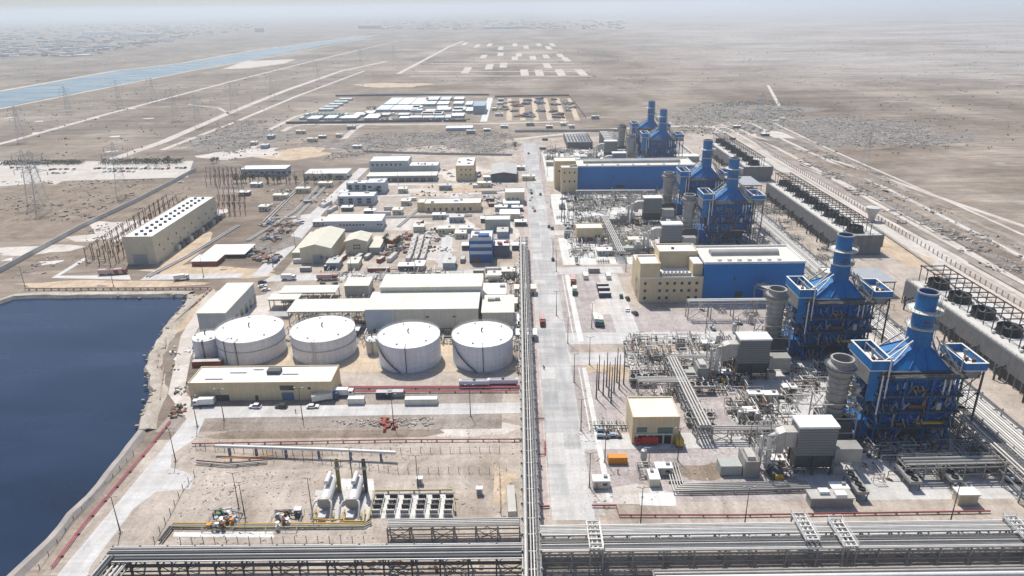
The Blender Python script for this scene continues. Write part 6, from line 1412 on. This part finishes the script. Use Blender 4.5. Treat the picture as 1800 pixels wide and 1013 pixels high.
# ------------------------------------------------------------------ small sheds, stored goods and worn ground between the buildings
def blob(name, px, py, rx, ry, z, mat, seed):
    r2 = random.Random(seed); c = G(px, py); n = 22; ph = [r2.uniform(0, 6.28) for _ in range(4)]
    sheet(name, [(c.x + rx * math.cos(i * 6.2832 / n) * (1 + .22 * math.sin(3 * i * 6.2832 / n + ph[0]) + .12 * math.sin(7 * i * 6.2832 / n + ph[1])), c.y + ry * math.sin(i * 6.2832 / n) * (1 + .25 * math.sin(2 * i * 6.2832 / n + ph[2]) + .12 * math.sin(5 * i * 6.2832 / n + ph[3]))) for i in range(n)], z, mat)
BROWN = soil('brown_earth', (.245, .195, .15), .22, .08, .2); OCHRE = soil('ochre_earth', (.50, .39, .28), .16, .08, .18); PALED = soil('pale_dust', (.55, .50, .45), .12, .06, .14)
bl = [(420, 560, 14, 22, PALED), (318, 560, 9, 30, OCHRE), (470, 530, 16, 14, PALED), (440, 870, 22, 9, OCHRE), (380, 842, 16, 6, PALED), (760, 830, 26, 8, OCHRE), (860, 850, 9, 9, OCHRE), (620, 760, 30, 6, BROWN), (830, 755, 14, 6, PALED), (480, 760, 20, 6, BROWN), (560, 690, 12, 6, OCHRE),
      (785, 333, 34, 16, OCHRE), (500, 420, 16, 18, BROWN), (470, 345, 20, 18, BROWN), (540, 385, 14, 10, PALED), (700, 395, 22, 12, PALED), (640, 395, 12, 6, OCHRE), (800, 400, 16, 16, PALED), (770, 445, 8, 20, PALED), (430, 480, 20, 8, OCHRE), (330, 475, 24, 8, OCHRE), (260, 500, 30, 5, OCHRE), (120, 500, 26, 6, OCHRE),
      (815, 305, 24, 26, PALED), (740, 335, 16, 8, PALED), (890, 410, 8, 26, PALED), (600, 250, 40, 40, BROWN), (700, 250, 40, 30, BROWN), (850, 255, 24, 40, BROWN), (520, 270, 36, 30, OCHRE), (430, 270, 40, 30, PALED), (690, 150, 70, 50, OCHRE), (1300, 200, 40, 50, OCHRE), (1400, 235, 50, 30, PALED), (1310, 300, 14, 40, PALED), (1480, 250, 50, 40, BROWN), (1580, 240, 70, 30, BROWN),
      (1530, 420, 16, 24, OCHRE), (1640, 440, 14, 20, PALED), (1600, 455, 10, 20, OCHRE), (1060, 640, 9, 8, OCHRE), (1090, 655, 6, 8, OCHRE), (1070, 540, 8, 14, PALED), (1240, 830, 10, 5, BROWN), (1110, 870, 14, 4, PALED), (960, 700, 1.6, 20, OCHRE), (958, 620, 1.6, 25, OCHRE), (170, 400, 40, 30, PALED), (60, 400, 30, 20, BROWN), (250, 330, 40, 16, BROWN), (120, 335, 60, 12, BROWN), (330, 400, 14, 60, PALED), (110, 350, 110, 46, BROWN), (40, 395, 60, 34, BROWN), (240, 360, 60, 40, BROWN), (150, 440, 50, 22, BROWN), (150, 300, 30, 8, PALED), (60, 440, 26, 10, PALED), (330, 440, 10, 30, OCHRE)]
for i, (px, py, rx, ry, mt) in enumerate(bl): blob('worn_ground', px, py, rx, ry, .030 + .0009 * i if py > 230 else .02 + .0006 * i, mt, i)
SPOIL = soil('spoil_ground', (.225, .198, .172), .32, .09, .3)
for i, (px, py, rx, ry) in enumerate(((420, 245, 60, 60), (640, 250, 70, 30), (760, 248, 70, 34), (850, 258, 40, 26), (1480, 226, 110, 70), (1600, 240, 90, 40), (1450, 250, 60, 34), (1240, 205, 70, 60), (1330, 195, 90, 50), (480, 425, 18, 20))): blob('spoil_ground', px, py, rx, ry, .1 + .0008 * i, SPOIL, 100 + i)
pstrip('dirt_road', [(455, 486), (505, 436), (560, 372), (612, 322), (640, 296)], 9, .092, ROADC); pstrip('dirt_road', [(640, 345), (760, 343), (905, 338)], 6, .093, ROADC); pstrip('dirt_road', [(612, 324), (770, 325), (905, 322)], 7, .094, ROADC); pstrip('dirt_road', [(780, 470), (785, 430), (790, 385), (800, 340)], 7, .095, ROADC)
pstrip('dirt_road', [(440, 262), (510, 224), (530, 219), (700, 219), (850, 218), (1000, 214)], 8, .09, TRACK); pstrip('dirt_road', [(585, 262), (625, 226), (640, 219)], 7, .091, TRACK); pstrip('dirt_road', [(850, 214), (862, 172)], 9, .092, PADW); pstrip('dirt_road', [(905, 245), (1090, 226), (1200, 222), (1350, 226)], 9, .09, TRACK)
pstrip('dirt_road', [(345, 735), (310, 690), (330, 590), (372, 520), (420, 500)], 6, .088, TRACK)
strip('kerb_strip', [(25.3, 215), (25.3, 262)], .5, .14, PADW); strip('kerb_strip', [(25.4, 287), (25.4, 370)], .5, .14, PADW); strip('kerb_strip', [(22.0, 215), (22.0, 780)], .3, .13, ROADC); strip('kerb_strip', [(9.0, 170), (9.0, 780)], .3, .13, ROADC)
strip('footpath', [(27.5, 176), (27.5, 262)], 1.8, .1, PADW); strip('footpath', [(28.5, 287), (28.0, 372)], 2.6, .1, PADW)
r2 = random.Random(41)
for k in range(26):                       # patched slabs of the road
    y = 175 + k * 22 + r2.uniform(0, 12); x = r2.choice([9.6, 15.6]); rect('road_patch', x, x + 5.8, y, y + r2.uniform(5, 16), .1 + .001 * k, r2.choice([ROADC, MATS['grey_asphalt'], soil('dark_patch', (.36, .36, .355), .1, .08, .1)]))
SH = {}
for nm, w, d, h, wl, rf in (('white roofed grey', 9, 6, 3.4, GREYW, WHITE), ('cream', 7, 7, 3.8, CREAMW, CREAM), ('tan', 11, 6, 4, PALEB, CREAM), ('dark walled', 8, 6, 3.2, M('dark_shed_side', (.12, .12, .13), .8), WROOF), ('blue grey', 10, 7, 4.2, M('blue_grey_side', (.26, .31, .37), .7), SHEETM)):
    p = block('site_shed', 'x', 'shed', (0, 0, w, h, d), wl, rf, 'flat', wins=((1, 1.4, 1.1, 1, 2, 2.2, 'f'),), doors=((w - 2, 1, 2.1, DGREY),)); MB().box(w * .6, w * .75, d * .4, d * .6, h, h + .7).build('roof_unit', STEEL, p['o']); SH[nm] = p['o']
SP = [(705, 362), (690, 378), (640, 378), (760, 386), (790, 392), (845, 392), (870, 372), (900, 372), (905, 398), (893, 418), (900, 440), (840, 330), (850, 318), (772, 335), (700, 340), (600, 372), (550, 398), (745, 408), (770, 412), (800, 420), (812, 440), (808, 410), (596, 474), (630, 474), (700, 477), (745, 477), (800, 474), (905, 488), (880, 495), (905, 520), (909, 545), (912, 575), (908, 600), (470, 580), (600, 592),
      (540, 250), (560, 244), (590, 242), (470, 262), (440, 256), (480, 245), (620, 262), (520, 236), (610, 228), (850, 232), (880, 226), (820, 236), (960, 226), (925, 222), (985, 222), (1000, 226), (1290, 226), (1340, 240), (870, 205), (872, 195), (874, 185), (876, 178), (1040, 210), (905, 300), (900, 312), (918, 318), (1000, 330), (960, 292), (990, 290), (1050, 450), (1105, 432), (480, 352), (455, 372), (420, 345), (440, 330), (560, 330), (520, 340), (610, 345)]
for i, (px, py) in enumerate(SP):
    k = r2.choice(list(SH)); put(SH, k, G(px, py), R(r2.choice([0, 0, 0, 90])), None, 'small sheds about the plant', k + ' shed')
CLUT = [STEEL, DGREY, PIPE, STEEL, CREAM, RUST, DGREY, WHITE]
for i, (lab, pix, n, s1) in enumerate((('pallets and crates stored between the white containers and striped tower', [(735, 400), (822, 395), (822, 465), (745, 465)], 260, 1.6), ('small stored goods behind the blue striped tower', [(840, 325), (922, 322), (918, 420), (850, 412)], 300, 1.7), ('clutter of parts along the cross road behind the cream halls', [(560, 480), (910, 474), (910, 500), (560, 502)], 300, 1.5),
                                    ('process clutter between the treatment annex and roadside rack', [(892, 480), (915, 480), (918, 660), (905, 660)], 450, 1.3), ('pipework clutter under the canopies beside the treatment hall', [(500, 530), (648, 530), (640, 590), (505, 590)], 600, 1.4), ('pipework clutter behind the large white tanks', [(480, 592), (905, 585), (905, 606), (490, 612)], 450, 1.2),
                                    ('loose goods by the trenches left of the warehouses', [(455, 335), (640, 325), (640, 372), (470, 400)], 260, 1.5), ('stored goods along the white yard by the beige cube building', [(770, 322), (905, 322), (905, 345), (720, 345)], 220, 1.3), ('scattered goods across the camp lanes', [(650, 175), (850, 172), (830, 214), (640, 214)], 320, 3.0),
                                    ('pipework clutter around the second unit pump house', [(990, 385), (1150, 380), (1150, 450), (1000, 455)], 1300, 1.5), ('pipework clutter in front of the far cooler banks', [(950, 265), (1130, 262), (1130, 285), (960, 285)], 800, 1.8), ('pipework clutter before the farther blue hall', [(990, 340), (1180, 338), (1160, 376), (1000, 378)], 1100, 1.6),
                                    ('pipework clutter around the grey chiller and filter house', [(1090, 600), (1310, 590), (1320, 700), (1230, 705), (1110, 690)], 1050, 1.2), ('pipework clutter around the near filter house', [(1260, 715), (1400, 690), (1420, 850), (1370, 850)], 700, 1.2), ('pipework clutter at the foot of the nearest boiler', [(1480, 790), (1720, 770), (1760, 850), (1500, 850)], 500, 1.3), ('pipework clutter at the foot of the second boiler', [(1370, 650), (1560, 640), (1590, 690), (1400, 700)], 500, 1.3), ('clutter along the right hand pipe corridor', [(1560, 560), (1800, 800), (1800, 860), (1700, 800), (1540, 600)], 900, 1.2), ('clutter along the far pipe corridor', [(1320, 330), (1560, 520), (1560, 560), (1300, 350)], 900, 1.3), ('building rubble along the shore side of the beige building', [(300, 600), (345, 590), (340, 690), (300, 700)], 160, 1.0))):
    rubble(lab, pix, n, .4, s1, CLUT, 'site_clutter', .8, 60 + i, 'clutter' in lab)
# berms and pipelines of the right hand corridor
lowpipes('pair of pale pipelines on sleepers along the right hand desert track', gp((1345, 290), (1470, 355), (1650, 478), (1830, 600)), 2, .35, 1.0, .5, STEEL, step=14)
for k, pix in enumerate(([(1380, 262), (1500, 316), (1640, 384), (1830, 478)], [(1330, 244), (1460, 288), (1640, 358), (1830, 430)])):
    P3 = resample([G(*p) for p in pix], 8, 1.2); m = MB(); kk = len(P3)
    vs = []
    for i, p in enumerate(P3):
        h = 1.1 + .7 * math.sin(i * 1.3) * math.sin(i * .37); vs += [(p.x - 4, p.y, 0), (p.x, p.y, h), (p.x + 4, p.y, 0)]
    m.add(vs, [(3 * i + j, 3 * i + j + 1, 3 * i + j + 4, 3 * i + j + 3) for i in range(kk - 1) for j in range(2)]); struct('earth_berm', m, SOIL)
# a few workers
def make_person(seed, top, legs):
    o = thing('person', 'x', 'person')
    for s in (-1, 1):
        m = MB(); m.lathe([(.07, .06), (.075, .45), (.10, .88)], (s * .1, (.1 if s > 0 else -.08), 0), 8); m.box(s * .1 - .05, s * .1 + .05, -.1 + (.1 if s > 0 else -.08), .17 + (.1 if s > 0 else -.08), 0, .09); m.build('trouser_leg', legs, o)
    MB().lathe([(.02, .84), (.16, .86), (.17, 1.0), (.2, 1.25), (.2, 1.4), (.09, 1.5), (.055, 1.52), (.055, 1.57), (.1, 1.64), (.105, 1.72), (.07, 1.8), (.01, 1.82)], (0, 0, 0), 12).build('body', top, o, True)
    for s in (-1, 1): MB().tube([(s * .2, 0, 1.42), (s * .27, .03, 1.12), (s * .25, .12, .88)], .05, 6).build('sleeve', top, o)
    MB().lathe([(.125, 1.73), (.12, 1.8), (.01, 1.87)], (0, 0, 0), 10).build('hard_hat', PAINTW, o); return o
PE = {'orange': make_person(1, ORA, DGREY), 'blue': make_person(2, M('work_blue', (.05, .1, .25), .9), DGREY)}
for i, (k, px, py, lab) in enumerate((('orange', 1086, 832, 'person in orange work jacket standing beside the silver vessel cluster'), ('blue', 955, 648, 'person in blue overalls walking along the main road edge'), ('blue', 957, 650, 'person in blue overalls walking just behind another at road edge'), ('orange', 520, 726, 'person in orange jacket standing on the cross road by the beige building'), ('blue', 952, 825, 'person in blue overalls beside the roadside pipe rack'))):
    put(PE, k, G(px, py), R(i * 70), lab)

# white steel crossover frames above the lower right racks
cf = thing('crossover_frame', 'x', 'pipe bridge')
for x in (-1.7, 1.7): MB().beam((x, -5.5, 8.6), (x, 5.5, 8.6), .35, .45).build('side_beam', WPIPE, cf)
m = MB()
for k in range(7): m.beam((-1.9, -5.2 + k * 1.75, 8.75), (1.9, -5.2 + k * 1.75, 8.75), .25)
m.build('rung', WPIPE, cf)
for x in (-1.7, 1.7):
    for y in (-5, 5): MB().box(x - .18, x + .18, y - .18, y + .18, 0, 8.5).build('post', STEEL, cf)
for k in (-.8, .5): MB().tube([(k, -5.4, 8.2), (k, 5.4, 8.2), (k, 6.2, 6)], .3, 8).build('pipe', PIPE, cf, True)
MB().rail(-1.8, 1.8, -5.4, 5.4, 8.7, w=.08).build('handrail', WPIPE, cf)
for i, (x, y) in enumerate(((77, 154.5), (86, 152), (134, 152.5), (20, 152))):
    o = cf if i == 0 else dup(cf, (x, y, 0)); o.location = (x, y, 0); o['group'] = 'white crossover frames'; o['label'] = 'white ladder like steel crossover frame above the lower right racks, ' + ['second', 'third', 'fourth', 'first'][i] + ' from left'

for x, w, mt in ((255, 3.5, TRACK), (261, 6, DDIRT), (269, 4, TRACK), (281, 12, SPOIL), (296, 4, TRACK), (312, 7, DDIRT), (322, 3, TRACK), (186, 6, PADW)):
    y0, y1 = (150, 215) if x == 186 else (200, 900)
    strip('desert_track', [(x + 1.6 * math.sin(y * .013 + x), y) for y in range(y0, y1 + 1, 35)], w, .12 + x * .0001, mt)
rubble('loose stones and scrub on the dark verges right of the boundary fence', [(1380, 262), (1470, 270), (1900, 480), (1900, 560), (1640, 420)], 1500, .3, 1.3, [ROCK, ROCKD, MATS['dusty_leaves']], 'rubble', .5, 91)
rubble('scrub and stones scattered on the brown plot left of the concrete wall', [(-20, 320), (300, 315), (130, 400), (-20, 470)], 900, .3, 1.4, [ROCK, ROCKD, MATS['dusty_leaves']], 'rubble', .6, 92)
rubble('stones and spoil scattered between the concrete wall and pole yard', [(150, 405), (350, 310), (230, 470), (20, 490)], 600, .3, 1.1, [ROCK, ROCKD], 'rubble', .6, 93)
# ------------------------------------------------------------------ air
hm = bpy.data.materials.new('haze_air'); hm.use_nodes = True
hn = hm.node_tree; hn.nodes.remove(hn.nodes['Principled BSDF'])
pv = hn.nodes.new('ShaderNodeVolumePrincipled')
pv.inputs['Color'].default_value = (.885, .945, .975, 1); pv.inputs['Density'].default_value = .00016; pv.inputs['Anisotropy'].default_value = .6
hn.links.new(pv.outputs[0], hn.nodes['Material Output'].inputs['Volume'])
ho = MB().box(-31000, 31000, -3500, 41000, -1, 200).build('haze', hm)
ho['kind'] = 'stuff'; ho['label'] = 'pale dusty haze over the desert that whitens the far plain'; ho['category'] = 'haze'
finish_labels()
